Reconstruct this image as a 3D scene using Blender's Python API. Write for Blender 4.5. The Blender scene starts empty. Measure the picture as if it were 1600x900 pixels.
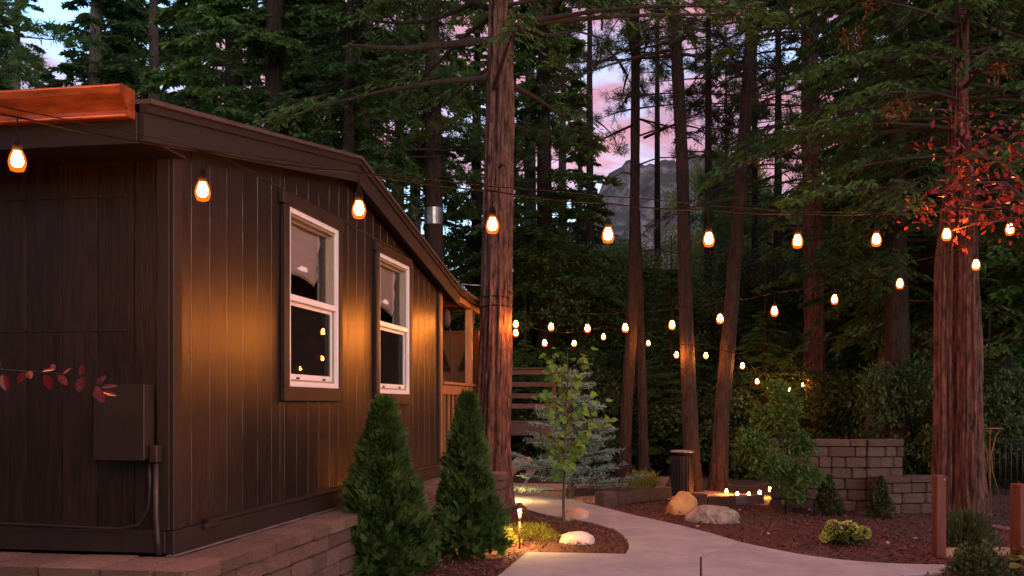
import bpy, math, random
import numpy as np
from mathutils import Vector, Matrix
R = math.radians
random.seed(7)
SC = bpy.context.scene
COL = SC.collection

# ------------------------------------------------------------------ camera, world, sun, exposure
F, H = 1550.0, 1.6                     # focal length in photo pixels, eye height in metres
cam_d = bpy.data.cameras.new('camera'); cam = bpy.data.objects.new('camera', cam_d); COL.objects.link(cam)
cam.location = (0, 0, H); cam.rotation_euler = (R(90), 0, 0)
cam_d.sensor_width = 36; cam_d.lens = 36 * F / 1600; cam_d.shift_y = (632 - 450) / 1600
cam_d.clip_start = .05; cam_d.clip_end = 6000
SC.camera = cam

SUN_EL, SUN_AZ = R(10), R(152)         # low evening glow behind the camera, to the right
w = bpy.data.worlds.new('World'); SC.world = w; w.use_nodes = True
nt = w.node_tree; N = nt.nodes; Lk = nt.links; N.clear()
out = N.new('ShaderNodeOutputWorld'); bg = N.new('ShaderNodeBackground'); Lk.new(bg.outputs[0], out.inputs[0])
sky = N.new('ShaderNodeTexSky'); sky.sky_type = 'NISHITA'; sky.sun_disc = False
sky.sun_elevation = SUN_EL; sky.sun_rotation = SUN_AZ; sky.altitude = 1500; sky.air_density = 1.2; sky.dust_density = 1.5; sky.ozone_density = 2.5
tc = N.new('ShaderNodeTexCoord'); mp = N.new('ShaderNodeMapping'); mp.inputs['Scale'].default_value = (2.2, 2.2, 7.0); mp.inputs['Location'].default_value = (3.3, .2, 1.7)
Lk.new(tc.outputs['Generated'], mp.inputs[0])
nz = N.new('ShaderNodeTexNoise'); nz.inputs['Scale'].default_value = 1.6; nz.inputs['Detail'].default_value = 7; nz.inputs['Roughness'].default_value = .55; Lk.new(mp.outputs[0], nz.inputs['Vector'])
rp = N.new('ShaderNodeValToRGB'); rp.color_ramp.elements[0].position = .36; rp.color_ramp.elements[1].position = .53; Lk.new(nz.outputs['Fac'], rp.inputs[0])
nz2 = N.new('ShaderNodeTexNoise'); nz2.inputs['Scale'].default_value = 3.1; nz2.inputs['Detail'].default_value = 5; Lk.new(mp.outputs[0], nz2.inputs['Vector'])
cr = N.new('ShaderNodeValToRGB'); cr.color_ramp.elements[0].position = .35; cr.color_ramp.elements[1].position = .65
cr.color_ramp.elements[0].color = (.72, .44, .64, 1); cr.color_ramp.elements[1].color = (1.12, .36, .40, 1); Lk.new(nz2.outputs['Fac'], cr.inputs[0])
sm = N.new('ShaderNodeMix'); sm.data_type = 'RGBA'; sm.blend_type = 'MULTIPLY'; sm.inputs[0].default_value = 1
SKY_GAIN = (.66, .72, .72, 1); sm.inputs[7].default_value = SKY_GAIN; Lk.new(sky.outputs[0], sm.inputs[6])
ml = N.new('ShaderNodeMath'); ml.operation = 'MULTIPLY'; ml.inputs[1].default_value = .95; Lk.new(rp.outputs[0], ml.inputs[0])
mx = N.new('ShaderNodeMix'); mx.data_type = 'RGBA'; Lk.new(ml.outputs[0], mx.inputs[0]); Lk.new(sm.outputs[2], mx.inputs[6]); Lk.new(cr.outputs[0], mx.inputs[7])
Lk.new(mx.outputs[2], bg.inputs[0]); bg.inputs[1].default_value = .15

sl = bpy.data.lights.new('sun', 'SUN'); sl.energy = .17; sl.angle = R(30); sl.color = (1, .90, .86)
so = bpy.data.objects.new('sun', sl); COL.objects.link(so)
sd = Vector((math.sin(SUN_AZ) * math.cos(SUN_EL), math.cos(SUN_AZ) * math.cos(SUN_EL), math.sin(SUN_EL)))
so.rotation_euler = sd.to_track_quat('Z', 'Y').to_euler(); so.location = (0, -30, 40)

vs = SC.view_settings; vs.view_transform = 'Standard'; vs.look = 'None'; vs.exposure = 2.5; vs.gamma = 1
cy = SC.cycles; cy.max_bounces = 6; cy.diffuse_bounces = 2; cy.glossy_bounces = 2; cy.transmission_bounces = 4; cy.transparent_max_bounces = 6
cy.sample_clamp_indirect = 3; cy.caustics_reflective = False; cy.caustics_refractive = False; cy.use_light_tree = True
cy.use_denoising = True
BULB_W = 98.0                           # radiance of a lit filament globe

# ------------------------------------------------------------------ helpers
def P(px, py, D): return Vector(((px - 800) / F * D, D, H + (632 - py) / F * D))
def G(px, py, z=0.0):
    D = (H - z) * F / (py - 632); return Vector(((px - 800) / F * D, D, z))

def link(o, parent=None):
    COL.objects.link(o)
    if parent is not None: o.parent = parent
    return o
def tag(o, label=None, cat=None, group=None, kind=None):
    if label: o['label'] = label
    if cat: o['category'] = cat
    if group: o['group'] = group
    if kind: o['kind'] = kind
    return o
def empty(name, loc=(0, 0, 0), rz=0.0):
    o = bpy.data.objects.new(name, None); o.location = loc; o.rotation_euler = (0, 0, rz); o.empty_display_size = .1
    return link(o)
def copy_tree(o, parent=None):
    c = o.copy(); link(c); c.parent = parent
    for ch in list(o.children): copy_tree(ch, c)
    return c
ORD = ['first', 'second', 'third', 'fourth', 'fifth', 'sixth', 'seventh', 'eighth', 'ninth', 'tenth', 'eleventh', 'twelfth', 'thirteenth', 'fourteenth',
       'fifteenth', 'sixteenth', 'seventeenth', 'eighteenth', 'nineteenth', 'twentieth']
ORD += ['twenty-' + s for s in ORD[:9]] + ['thirtieth'] + ['thirty-' + s for s in ORD[:9]] + ['fortieth'] + ['forty-' + s for s in ORD[:9]] + ['fiftieth'] + ['fifty-' + s for s in ORD[:9]]

def np_mesh(name, V, loops, starts, totals, mats, mi=None, smooth=False):
    me = bpy.data.meshes.new(name)
    me.vertices.add(len(V)); me.vertices.foreach_set('co', np.ascontiguousarray(V, dtype=np.float32).ravel())
    me.loops.add(len(loops)); me.loops.foreach_set('vertex_index', np.ascontiguousarray(loops, dtype=np.int32))
    me.polygons.add(len(starts)); me.polygons.foreach_set('loop_start', np.ascontiguousarray(starts, dtype=np.int32))
    for m in mats: me.materials.append(m)
    if mi is not None: me.polygons.foreach_set('material_index', np.ascontiguousarray(mi, dtype=np.int32))
    if smooth: me.polygons.foreach_set('use_smooth', np.ones(len(starts), dtype=bool))
    me.update(calc_edges=True); me.validate()
    return me

class MB:
    """collects shapes into one mesh"""
    def __init__(s): s.v = []; s.f = []; s.m = []; s.cur = 0; s.sm = []
    def add(s, vs, fs, smooth=False):
        b = len(s.v); s.v += [tuple(v) for v in vs]
        for f in fs: s.f.append([i + b for i in f]); s.m.append(s.cur); s.sm.append(smooth)
        return s
    def box(s, x0, x1, y0, y1, z0, z1):
        return s.add([(x0, y0, z0), (x1, y0, z0), (x1, y1, z0), (x0, y1, z0), (x0, y0, z1), (x1, y0, z1), (x1, y1, z1), (x0, y1, z1)],
                     [(0, 3, 2, 1), (4, 5, 6, 7), (0, 1, 5, 4), (1, 2, 6, 5), (2, 3, 7, 6), (3, 0, 4, 7)])
    def bbox(s, x0, x1, y0, y1, z0, z1, b=.005):
        """box with chamfered edges"""
        V = []; ids = {}
        X, Y, Z = (x0, x1), (y0, y1), (z0, z1)
        for i in (0, 1):
            for j in (0, 1):
                for k in (0, 1):
                    sx, sy, sz = (b if i == 0 else -b), (b if j == 0 else -b), (b if k == 0 else -b)
                    for a in range(3):
                        p = [X[i] + sx, Y[j] + sy, Z[k] + sz]; p[a] = (X[i], Y[j], Z[k])[a]
                        ids[(i, j, k, a)] = len(V); V.append(tuple(p))
        g = lambda i, j, k, a: ids[(i, j, k, a)]
        Fc = []
        for i in (0, 1):
            q = [g(i, 0, 0, 0), g(i, 1, 0, 0), g(i, 1, 1, 0), g(i, 0, 1, 0)]; Fc.append(q if i else q[::-1])
            q = [g(0, i, 0, 1), g(0, i, 1, 1), g(1, i, 1, 1), g(1, i, 0, 1)]; Fc.append(q if i else q[::-1])
            q = [g(0, 0, i, 2), g(1, 0, i, 2), g(1, 1, i, 2), g(0, 1, i, 2)]; Fc.append(q if i else q[::-1])
        for a in (0, 1):
            for c in (0, 1):
                q = [g(a, c, 0, 0), g(a, c, 1, 0), g(a, c, 1, 1), g(a, c, 0, 1)]; Fc.append(q if (a == c) == True else q[::-1])
                q = [g(a, 0, c, 0), g(a, 0, c, 2), g(a, 1, c, 2), g(a, 1, c, 0)]; Fc.append(q if (a == c) else q[::-1])
                q = [g(0, a, c, 1), g(1, a, c, 1), g(1, a, c, 2), g(0, a, c, 2)]; Fc.append(q if (a == c) else q[::-1])
        for i in (0, 1):
            for j in (0, 1):
                for k in (0, 1):
                    t = [g(i, j, k, 0), g(i, j, k, 1), g(i, j, k, 2)]; Fc.append(t if (i + j + k) % 2 else t[::-1])
        return s.add(V, Fc)
    def prism(s, poly, h0, h1, axis='z'):
        """extrude a 2-D polygon between h0 and h1 along an axis; poly = (a, b) pairs"""
        f = {'z': lambda a, b, h: (a, b, h), 'x': lambda a, b, h: (h, a, b), 'y': lambda a, b, h: (a, h, b)}[axis]
        n = len(poly); V = [f(a, b, h0) for a, b in poly] + [f(a, b, h1) for a, b in poly]
        return s.add(V, [tuple(range(n))[::-1], tuple(range(n, 2 * n))] + [(i, (i + 1) % n, n + (i + 1) % n, n + i) for i in range(n)])
    def tube(s, pts, rad, seg=6, caps=True, smooth=True):
        pts = [Vector(p) for p in pts]; n = len(pts); rad = rad if hasattr(rad, '__len__') else [rad] * n
        V = []; up = None
        for i, p in enumerate(pts):
            t = (pts[min(i + 1, n - 1)] - pts[max(i - 1, 0)]).normalized()
            if up is None: up = Vector((0, 0, 1)) if abs(t.z) < .9 else Vector((1, 0, 0))
            a = t.cross(up).normalized(); b = a.cross(t).normalized(); up = b
            for k in range(seg):
                an = 2 * math.pi * k / seg; V.append(p + (a * math.cos(an) + b * math.sin(an)) * rad[i])
        Fc = [(i * seg + k, i * seg + (k + 1) % seg, (i + 1) * seg + (k + 1) % seg, (i + 1) * seg + k) for i in range(n - 1) for k in range(seg)]
        if caps: Fc += [tuple(range(seg))[::-1], tuple(range((n - 1) * seg, n * seg))]
        return s.add(V, Fc, smooth)
    def lathe(s, prof, seg=12, c=(0, 0, 0), smooth=True, caps=True):
        V = [(c[0] + r * math.cos(2 * math.pi * k / seg), c[1] + r * math.sin(2 * math.pi * k / seg), c[2] + z) for r, z in prof for k in range(seg)]
        n = len(prof)
        Fc = [(i * seg + k, i * seg + (k + 1) % seg, (i + 1) * seg + (k + 1) % seg, (i + 1) * seg + k) for i in range(n - 1) for k in range(seg)]
        if caps: Fc += [tuple(range(seg))[::-1], tuple(range((n - 1) * seg, n * seg))]
        return s.add(V, Fc, smooth)
    def mesh(s, name, mats):
        me = bpy.data.meshes.new(name); me.from_pydata(s.v, [], s.f)
        for m in (mats if isinstance(mats, (list, tuple)) else [mats]): me.materials.append(m)
        me.polygons.foreach_set('material_index', s.m); me.polygons.foreach_set('use_smooth', s.sm); me.update()
        return me
    def build(s, name, mats, parent=None, loc=(0, 0, 0)):
        o = bpy.data.objects.new(name, s.mesh(name, mats)); o.location = loc
        return link(o, parent)

def inst(name, me, parent=None, loc=(0, 0, 0), rot=(0, 0, 0), sc=(1, 1, 1)):
    o = bpy.data.objects.new(name, me); o.location = loc; o.rotation_euler = rot; o.scale = sc
    return link(o, parent)

# ------------------------------------------------------------------ materials
def mat(name, col, rough=.7, var=.25, scale=6, bump=.3, bscale=30, stretch=(1, 1, 1), metal=0, spec=.5, col2=None, dist=.01, rvar=True, detail=6):
    m = bpy.data.materials.new(name); m.use_nodes = True; t = m.node_tree; n = t.nodes; l = t.links
    b = n['Principled BSDF']; b.inputs['Roughness'].default_value = rough; b.inputs['Metallic'].default_value = metal; b.inputs['Specular IOR Level'].default_value = spec
    tc = n.new('ShaderNodeTexCoord'); mp = n.new('ShaderNodeMapping'); mp.inputs['Scale'].default_value = stretch
    oi = n.new('ShaderNodeObjectInfo'); off = n.new('ShaderNodeVectorMath'); off.operation = 'MULTIPLY_ADD'
    cb = n.new('ShaderNodeCombineXYZ')
    for i in range(3): l.new(oi.outputs['Random'], cb.inputs[i])
    l.new(cb.outputs[0], off.inputs[0]); off.inputs[1].default_value = (37, 53, 71); l.new(tc.outputs['Object'], off.inputs[2])
    l.new(off.outputs[0], mp.inputs[0])
    z = n.new('ShaderNodeTexNoise'); z.inputs['Scale'].default_value = scale; z.inputs['Detail'].default_value = detail; z.inputs['Roughness'].default_value = .65; l.new(mp.outputs[0], z.inputs['Vector'])
    c2 = col2 or tuple(c * (1 + var) for c in col); c1 = tuple(c * (1 - var) for c in col) if not col2 else col
    r = n.new('ShaderNodeValToRGB'); r.color_ramp.elements[0].position = .35; r.color_ramp.elements[1].position = .65
    r.color_ramp.elements[0].color = (*c1, 1); r.color_ramp.elements[1].color = (*c2, 1); l.new(z.outputs['Fac'], r.inputs[0])
    last = r.outputs[0]
    if rvar:
        hv = n.new('ShaderNodeHueSaturation'); mr = n.new('ShaderNodeMapRange'); mr.inputs[3].default_value = .78; mr.inputs[4].default_value = 1.22
        l.new(oi.outputs['Random'], mr.inputs[0]); l.new(mr.outputs[0], hv.inputs['Value']); l.new(last, hv.inputs['Color']); last = hv.outputs[0]
    l.new(last, b.inputs['Base Color'])
    if bump:
        z2 = n.new('ShaderNodeTexNoise'); z2.inputs['Scale'].default_value = bscale; z2.inputs['Detail'].default_value = 5; l.new(mp.outputs[0], z2.inputs['Vector'])
        bp = n.new('ShaderNodeBump'); bp.inputs['Strength'].default_value = bump; bp.inputs['Distance'].default_value = dist; l.new(z2.outputs['Fac'], bp.inputs['Height']); l.new(bp.outputs[0], b.inputs['Normal'])
    return m
def leafmat(name, c1, c2, scale=1.2, rough=.55, trans=.25):
    m = mat(name, c1, rough=rough, scale=scale, col2=c2, bump=0, spec=.3, detail=4)
    t = m.node_tree; n = t.nodes; l = t.links; b = n['Principled BSDF']; o = n['Material Output']
    tr = n.new('ShaderNodeBsdfTranslucent'); mx = n.new('ShaderNodeMixShader'); mx.inputs[0].default_value = trans
    src = b.inputs['Base Color'].links[0].from_socket; l.new(src, tr.inputs[0]); l.new(b.outputs[0], mx.inputs[1]); l.new(tr.outputs[0], mx.inputs[2]); l.new(mx.outputs[0], o.inputs[0])
    return m
def emit(name, col, s):
    m = bpy.data.materials.new(name); m.use_nodes = True; n = m.node_tree.nodes; n.clear()
    e = n.new('ShaderNodeEmission'); o = n.new('ShaderNodeOutputMaterial'); e.inputs[0].default_value = (*col, 1); e.inputs[1].default_value = s; m.node_tree.links.new(e.outputs[0], o.inputs[0])
    return m

M = {}
M['siding'] = mat('dark_brown_siding', (.008, .005, .0042), rough=.34, scale=4.5, col2=(.026, .016, .013), bump=.5, bscale=9, stretch=(8, 8, .8), dist=.009, detail=9)
M['trim'] = mat('dark_brown_trim', (.0135, .0085, .0068), rough=.55, var=.25, scale=4, bump=.3, bscale=12, stretch=(4, 4, 1))
M['rake'] = mat('rake_board_paint', (.009, .0066, .006), rough=.65, var=.2, scale=3, bump=.15, stretch=(3, 1, 3))
M['shingle'] = mat('roof_shingle', (.06, .045, .04), rough=.9, var=.4, scale=20, bump=.6)
M['gutter'] = mat('copper_brown_gutter', (.36, .088, .026), rough=.35, var=.4, scale=5, bump=.15, bscale=7, stretch=(1, 4, 4), metal=.4)
M['vinyl'] = mat('white_vinyl', (.87, .86, .85), rough=.35, var=.05, bump=.03, rvar=False)
M['track'] = mat('beige_window_track', (.34, .30, .24), rough=.5, var=.1, bump=.05, rvar=False)
M['shade'] = mat('linen_shade', (.86, .83, .76), rough=.9, var=.06, scale=20, bump=.25, bscale=60, stretch=(1, 1, 4))
M['inside'] = mat('dim_room_paint', (.10, .075, .055), rough=.8, var=.2, bump=.05)
M['cap'] = mat('pink_cap_stone', (.15, .102, .072), rough=.95, scale=16, col2=(.30, .21, .155), bump=1.0, bscale=60, dist=.02)
M['block'] = mat('split_face_block', (.10, .068, .055), rough=.95, scale=9, col2=(.21, .135, .105), bump=1.0, bscale=28, dist=.02)
M['block2'] = mat('garden_wall_block', (.075, .052, .041), rough=.95, scale=5, col2=(.15, .10, .078), bump=.9, bscale=28, dist=.02)
M['concrete'] = mat('broom_concrete', (.235, .262, .285), rough=.88, scale=2.2, col2=(.325, .36, .385), bump=.25, bscale=160, dist=.004, rvar=False, detail=12)
M['mulch'] = mat('bark_mulch', (.035, .014, .010), rough=.95, scale=24, col2=(.10, .042, .028), bump=1, bscale=34, dist=.04, rvar=False)
M['chip'] = mat('bark_chip', (.05, .020, .014), rough=.9, scale=9, col2=(.17, .072, .05), bump=.3, rvar=False)
M['sand'] = mat('decomposed_granite', (.34, .24, .17), rough=.95, scale=9, col2=(.46, .33, .24), bump=.6, bscale=90, rvar=False)
M['floor'] = mat('forest_floor', (.030, .022, .014), rough=1, scale=.9, col2=(.055, .045, .022), bump=1, bscale=9, dist=.08, rvar=False)
M['bark_red'] = mat('red_fibrous_bark', (.02, .009, .0065), rough=.95, scale=3.0, col2=(.25, .118, .084), bump=1.0, bscale=8, stretch=(6.5, 6.5, 1.3), dist=.06, rvar=False, detail=12)
M['bark_dark'] = mat('dark_pine_bark', (.012, .0075, .006), rough=.95, scale=4, col2=(.055, .033, .025), bump=1.0, bscale=9, stretch=(4, 4, 1.0), dist=.05, detail=8)
M['bark_grey'] = mat('grey_forest_bark', (.06, .048, .038), rough=.9, scale=4, col2=(.16, .13, .105), bump=1.0, bscale=9, stretch=(4, 4, .8), dist=.05, detail=8)
M['twig'] = mat('dark_twig', (.040, .027, .019), rough=.9, scale=6, bump=.3)
M['needle'] = leafmat('dark_needles', (.034, .092, .028), (.10, .22, .06), scale=.7, trans=.38)
M['cedar'] = leafmat('cedar_sprays', (.042, .115, .024), (.125, .25, .055), scale=.8, trans=.38)
M['olive'] = leafmat('olive_fir_needles', (.05, .115, .024), (.135, .25, .05), scale=.7, trans=.38)
M['pine'] = leafmat('pine_needles', (.016, .028, .013), (.035, .055, .022), scale=.6, trans=.15)
M['bright'] = leafmat('mid_green_leaves', (.12, .20, .04), (.26, .33, .09), scale=.5, trans=.35)
M['midleaf'] = leafmat('understory_leaves', (.07, .15, .04), (.19, .31, .085), scale=.6, trans=.3)
M['deep'] = leafmat('deep_green_leaves', (.035, .078, .028), (.10, .17, .055), scale=.6)
M['rust'] = leafmat('dead_rust_spray', (.22, .075, .025), (.34, .12, .04), scale=2)
M['arbor'] = leafmat('arborvitae_sprays', (.03, .075, .017), (.085, .165, .038), scale=5, trans=.2)
M['spruce'] = leafmat('blue_spruce_needles', (.11, .22, .19), (.20, .34, .31), scale=3, trans=.1)
M['maple'] = leafmat('young_maple_leaf', (.08, .20, .028), (.17, .36, .06), scale=4, trans=.4)
M['plum'] = leafmat('purple_plum_leaf', (.07, .009, .013), (.20, .026, .016), scale=5, rough=.38, trans=.3)
M['hydr'] = leafmat('hydrangea_leaf', (.10, .15, .035), (.17, .23, .06), scale=6, trans=.3)
M['bloom'] = leafmat('lime_bloom', (.40, .56, .10), (.54, .70, .17), scale=20, trans=.3)
M['box'] = leafmat('boxwood_leaf', (.035, .06, .02), (.07, .10, .035), scale=6)
M['lime'] = leafmat('golden_groundcover', (.26, .30, .04), (.42, .42, .07), scale=6, trans=.3)
M['wood'] = mat('weathered_brown_wood', (.045, .023, .014), rough=.75, scale=5, col2=(.085, .044, .028), bump=.4, bscale=14, stretch=(1, 1, 1))
M['porch'] = mat('stained_porch_wood', (.26, .125, .055), rough=.5, scale=4, col2=(.34, .17, .08), bump=.3, bscale=14)
M['timber'] = mat('old_dark_timber', (.035, .022, .017), rough=.9, scale=5, col2=(.075, .05, .04), bump=.5, bscale=12)
M['greyplank'] = mat('grey_weathered_plank', (.16, .13, .12), rough=.9, scale=5, bump=.5, bscale=14, stretch=(1, 5, 5))
M['post'] = mat('red_stained_post', (.085, .024, .012), rough=.65, scale=5, col2=(.15, .045, .022), bump=.4, bscale=14, stretch=(4, 4, .6))
M['black'] = mat('black_metal', (.015, .014, .014), rough=.5, bump=.1)
M['cable'] = mat('black_cable', (.010, .009, .009), rough=.9, bump=0, spec=.12)
M['steel'] = mat('dull_steel', (.45, .45, .46), rough=.35, metal=.8, bump=.05)
M['bronze'] = mat('bronze_metal', (.10, .06, .04), rough=.45, metal=.5, bump=.1)
M['brass'] = mat('pale_brass', (.45, .30, .16), rough=.5, metal=.2, bump=.05)
M['gilt'] = mat('rusty_gold_iron', (.20, .085, .02), rough=.55, metal=.3, bump=.2)
M['ebox'] = mat('painted_electrical_box', (.022, .016, .013), rough=.45, bump=.1)
M['driftwood'] = mat('silver_driftwood', (.20, .17, .17), rough=.8, scale=7, col2=(.48, .44, .47), bump=.7, bscale=16, stretch=(3, 3, 1))
M['rock_o'] = mat('orange_granite', (.40, .22, .075), rough=.9, scale=6, col2=(.55, .33, .13), bump=.7, bscale=30)
M['rock_g'] = mat('lichen_grey_rock', (.19, .165, .13), rough=.95, scale=7, col2=(.50, .46, .39), bump=1, bscale=20, dist=.03)
M['rock_w'] = mat('pale_granite', (.44, .37, .33), rough=.9, scale=6, col2=(.62, .54, .50), bump=.6, bscale=30)
M['rock_b'] = mat('tan_stone', (.30, .20, .14), rough=.9, scale=6, col2=(.44, .31, .22), bump=.6, bscale=30)
M['mtn'] = mat('granite_mountain', (.05, .055, .06), rough=1, scale=.012, col2=(.42, .38, .40), bump=0, rvar=False, detail=12)
M['bulb_front'] = emit('bright_filament_globe', (1, .32, .055), BULB_W * 1.9)
M['bulb'] = emit('lit_filament_globe', (1, .32, .055), BULB_W)
M['lens'] = emit('lit_lamp_lens', (1, .50, .15), 190.0)
# dark insect screen of the lower sashes
m = bpy.data.materials.new('insect_screen'); m.use_nodes = True; n = m.node_tree.nodes; n.clear(); l = m.node_tree.links
t = n.new('ShaderNodeBsdfTransparent'); t.inputs[0].default_value = (.8, .8, .8, 1); g = n.new('ShaderNodeBsdfDiffuse'); g.inputs[0].default_value = (.03, .027, .025, 1)
mx = n.new('ShaderNodeMixShader'); mx.inputs[0].default_value = .45; o = n.new('ShaderNodeOutputMaterial'); l.new(t.outputs[0], mx.inputs[1]); l.new(g.outputs[0], mx.inputs[2]); l.new(mx.outputs[0], o.inputs[0]); M['screen'] = m
# amber glass round the lit globe, widened and glowing to imitate its halo
m = bpy.data.materials.new('amber_halo_glass'); m.use_nodes = True; n = m.node_tree.nodes; n.clear(); l = m.node_tree.links
t = n.new('ShaderNodeBsdfTransparent'); t.inputs[0].default_value = (1, .80, .55, 1); e = n.new('ShaderNodeEmission'); e.inputs[0].default_value = (1, .15, .008, 1); e.inputs[1].default_value = .15
a = n.new('ShaderNodeAddShader'); o = n.new('ShaderNodeOutputMaterial'); l.new(t.outputs[0], a.inputs[0]); l.new(e.outputs[0], a.inputs[1]); l.new(a.outputs[0], o.inputs[0]); M['amber'] = m
# window glass
m = bpy.data.materials.new('window_glass'); m.use_nodes = True; n = m.node_tree.nodes; n.clear(); l = m.node_tree.links
t = n.new('ShaderNodeBsdfTransparent'); t.inputs[0].default_value = (.95, .96, .95, 1); g = n.new('ShaderNodeBsdfGlossy'); g.inputs['Roughness'].default_value = .015
fr = n.new('ShaderNodeFresnel'); fr.inputs[0].default_value = 1.6; mx = n.new('ShaderNodeMixShader'); o = n.new('ShaderNodeOutputMaterial')
l.new(fr.outputs[0], mx.inputs[0]); l.new(t.outputs[0], mx.inputs[1]); l.new(g.outputs[0], mx.inputs[2]); l.new(mx.outputs[0], o.inputs[0]); M['glass'] = m

# ------------------------------------------------------------------ setting: ground, beds, path, mountain
def terrain(x, y):
    d = np.maximum(0, np.hypot(x * .8, y - 4) - 23)
    return .10 * d * (1 - np.exp(-d / 25)) + .35 * np.sin(x * .21 + 1) * np.sin(y * .17) * np.clip(d / 12, 0, 1)
def grid_mesh(name, x0, x1, y0, y1, nx, ny, fz, mats, pw=1.0):
    u = np.linspace(-1, 1, nx); v = np.linspace(0, 1, ny)
    xs = (x0 + x1) / 2 + (x1 - x0) / 2 * np.sign(u) * np.abs(u) ** pw; ys = y0 + (y1 - y0) * v ** pw
    X, Y = np.meshgrid(xs, ys); Z = fz(X, Y); V = np.stack([X, Y, Z], -1).reshape(-1, 3)
    i = (np.arange(ny - 1)[:, None] * nx + np.arange(nx - 1)[None]).ravel()
    q = np.stack([i, i + 1, i + nx + 1, i + nx], 1)
    return np_mesh(name, V, q.ravel(), np.arange(len(q)) * 4, None, mats, smooth=True)
g = inst('ground', grid_mesh('ground', -700, 700, -60, 900, 121, 121, terrain, [M['floor']], 1.8)); tag(g, kind='structure')

_rs = np.random.RandomState(3)
def ridged(X, Y, seed, oct=6, f=1.0):
    r = np.random.RandomState(seed); out = np.zeros_like(X); a = 1.0
    for k in range(oct):
        for q in range(3):
            th = r.rand() * 6.28; ph = r.rand() * 6.28
            out += a / 3 * (1 - 2 * np.abs(np.sin((X * math.cos(th) + Y * math.sin(th)) * f + ph)))
        a *= .52; f *= 1.95
    return out
def mz(X, Y):
    c = np.exp(-np.abs((X - 225) / 290) ** 1.6) * 345 + np.exp(-((X - 760) / 420) ** 2) * 230 + np.exp(-((X + 650) / 420) ** 2) * 180
    t = np.clip((Y - 950) / 500, 0, 1)
    return -20 + c * t ** .9 + ridged(X, Y, 5, 7, .02) * 34 * t ** .5
mt = inst('mountain', grid_mesh('mountain', -1400, 1600, 950, 1700, 361, 130, mz, [M['mtn']])); tag(mt, kind='structure')
t_ = M['mtn'].node_tree; n_ = t_.nodes; b_ = n_['Principled BSDF']                      # pale rock faces, dark wooded ledges
ge = n_.new('ShaderNodeNewGeometry'); sx = n_.new('ShaderNodeSeparateXYZ'); t_.links.new(ge.outputs['Normal'], sx.inputs[0])
z3 = n_.new('ShaderNodeTexNoise'); z3.inputs['Scale'].default_value = .045; z3.inputs['Detail'].default_value = 9; z3.inputs['Roughness'].default_value = .75; t_.links.new(n_['Texture Coordinate'].outputs['Object'], z3.inputs['Vector'])
ad = n_.new('ShaderNodeMath'); ad.operation = 'MULTIPLY_ADD'; ad.inputs[1].default_value = -.25; t_.links.new(sx.outputs['Z'], ad.inputs[0]); t_.links.new(z3.outputs['Fac'], ad.inputs[2])
r3 = n_.new('ShaderNodeValToRGB'); r3.color_ramp.elements[0].position = .33; r3.color_ramp.elements[1].position = .47; r3.color_ramp.elements[0].color = (.04, .05, .05, 1); r3.color_ramp.elements[1].color = (.15, .15, .17, 1)
t_.links.new(ad.outputs[0], r3.inputs[0]); t_.links.new(r3.outputs[0], b_.inputs['Base Color'])

mb = MB()
def poly_sheet(name, pts, z0, z1, m, parent=None, inset=0.0):
    pts = [Vector((p[0], p[1])) for p in pts]
    if inset:
        n = len(pts); q = []
        for i in range(n):
            a, b, c = pts[i - 1], pts[i], pts[(i + 1) % n]
            d1 = (b - a).normalized(); d2 = (c - b).normalized(); n1 = Vector((-d1.y, d1.x)); n2 = Vector((-d2.y, d2.x)); s = (n1 + n2)
            s = s.normalized() if s.length > 1e-6 else n1; k = max(.4, s.dot(n1)); q.append(b + s * inset / k)
        pts = q
    b = .006; n = len(pts); ins = []
    for i in range(n):
        a, bb, c = pts[i - 1], pts[i], pts[(i + 1) % n]
        d1 = (bb - a).normalized(); d2 = (c - bb).normalized(); s = Vector((-d1.y, d1.x)) + Vector((-d2.y, d2.x)); ins.append(bb + s.normalized() * b)
    V = [(p.x, p.y, z0) for p in pts] + [(p.x, p.y, z1 - b) for p in pts] + [(p.x, p.y, z1) for p in ins]
    Fc = [(i, (i + 1) % n, n + (i + 1) % n, n + i) for i in range(n)] + [(n + i, n + (i + 1) % n, 2 * n + (i + 1) % n, 2 * n + i) for i in range(n)] + [tuple(range(2 * n, 3 * n))]
    return MB().add(V, Fc).build(name, m, parent)
ZP = .035
def gp(l): return [G(x, y, ZP) for x, y in l]
def smooth_pts(l, it=2):
    for _ in range(it):
        q = [l[0]]
        for a, b in zip(l, l[1:]): q += [a * .75 + b * .25, a * .25 + b * .75]
        l = q + [l[-1]]
    return l
E1 = smooth_pts(gp([(957, 826), (972, 835), (984, 851), (976, 865)]))            # round nose of the bed
E2 = smooth_pts(gp([(868, 807), (915, 814), (957, 826)]))
E3 = smooth_pts(gp([(740, 776), (793, 786), (835, 800), (868, 807)]))
FE = smooth_pts(gp([(947, 793), (985, 803), (1062, 820)])); FE2 = gp([(1062, 820), (1110, 832), (1160, 847)])
FE3 = smooth_pts(gp([(1160, 847), (1230, 862), (1300, 873), (1390, 880), (1490, 882), (1575, 884), (1700, 886)]))
BR = smooth_pts(gp([(1700, 897), (1560, 894), (1490, 894), (1420, 897), (1375, 915), (1360, 960), (1380, 1150)]))
SLABS = [
    gp([(470, 1150), (1095, 1150), (1095, 869)]) + gp([(976, 865), (822, 862), (775, 900)]),
    gp([(1095, 1150)]) + BR[::-1] + FE3[::-1] + gp([(1095, 869)]),
    E1[::-1] + E1[:0] + [],
]
SLABS[2] = [E1[-1]] + gp([(1095, 869), (1160, 847)]) + FE2[::-1][1:] + E1[:-1]
SLABS.append(FE[::-1][:0] + E2[::-1][:1] + FE[::-1] + E2[:-1])
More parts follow.
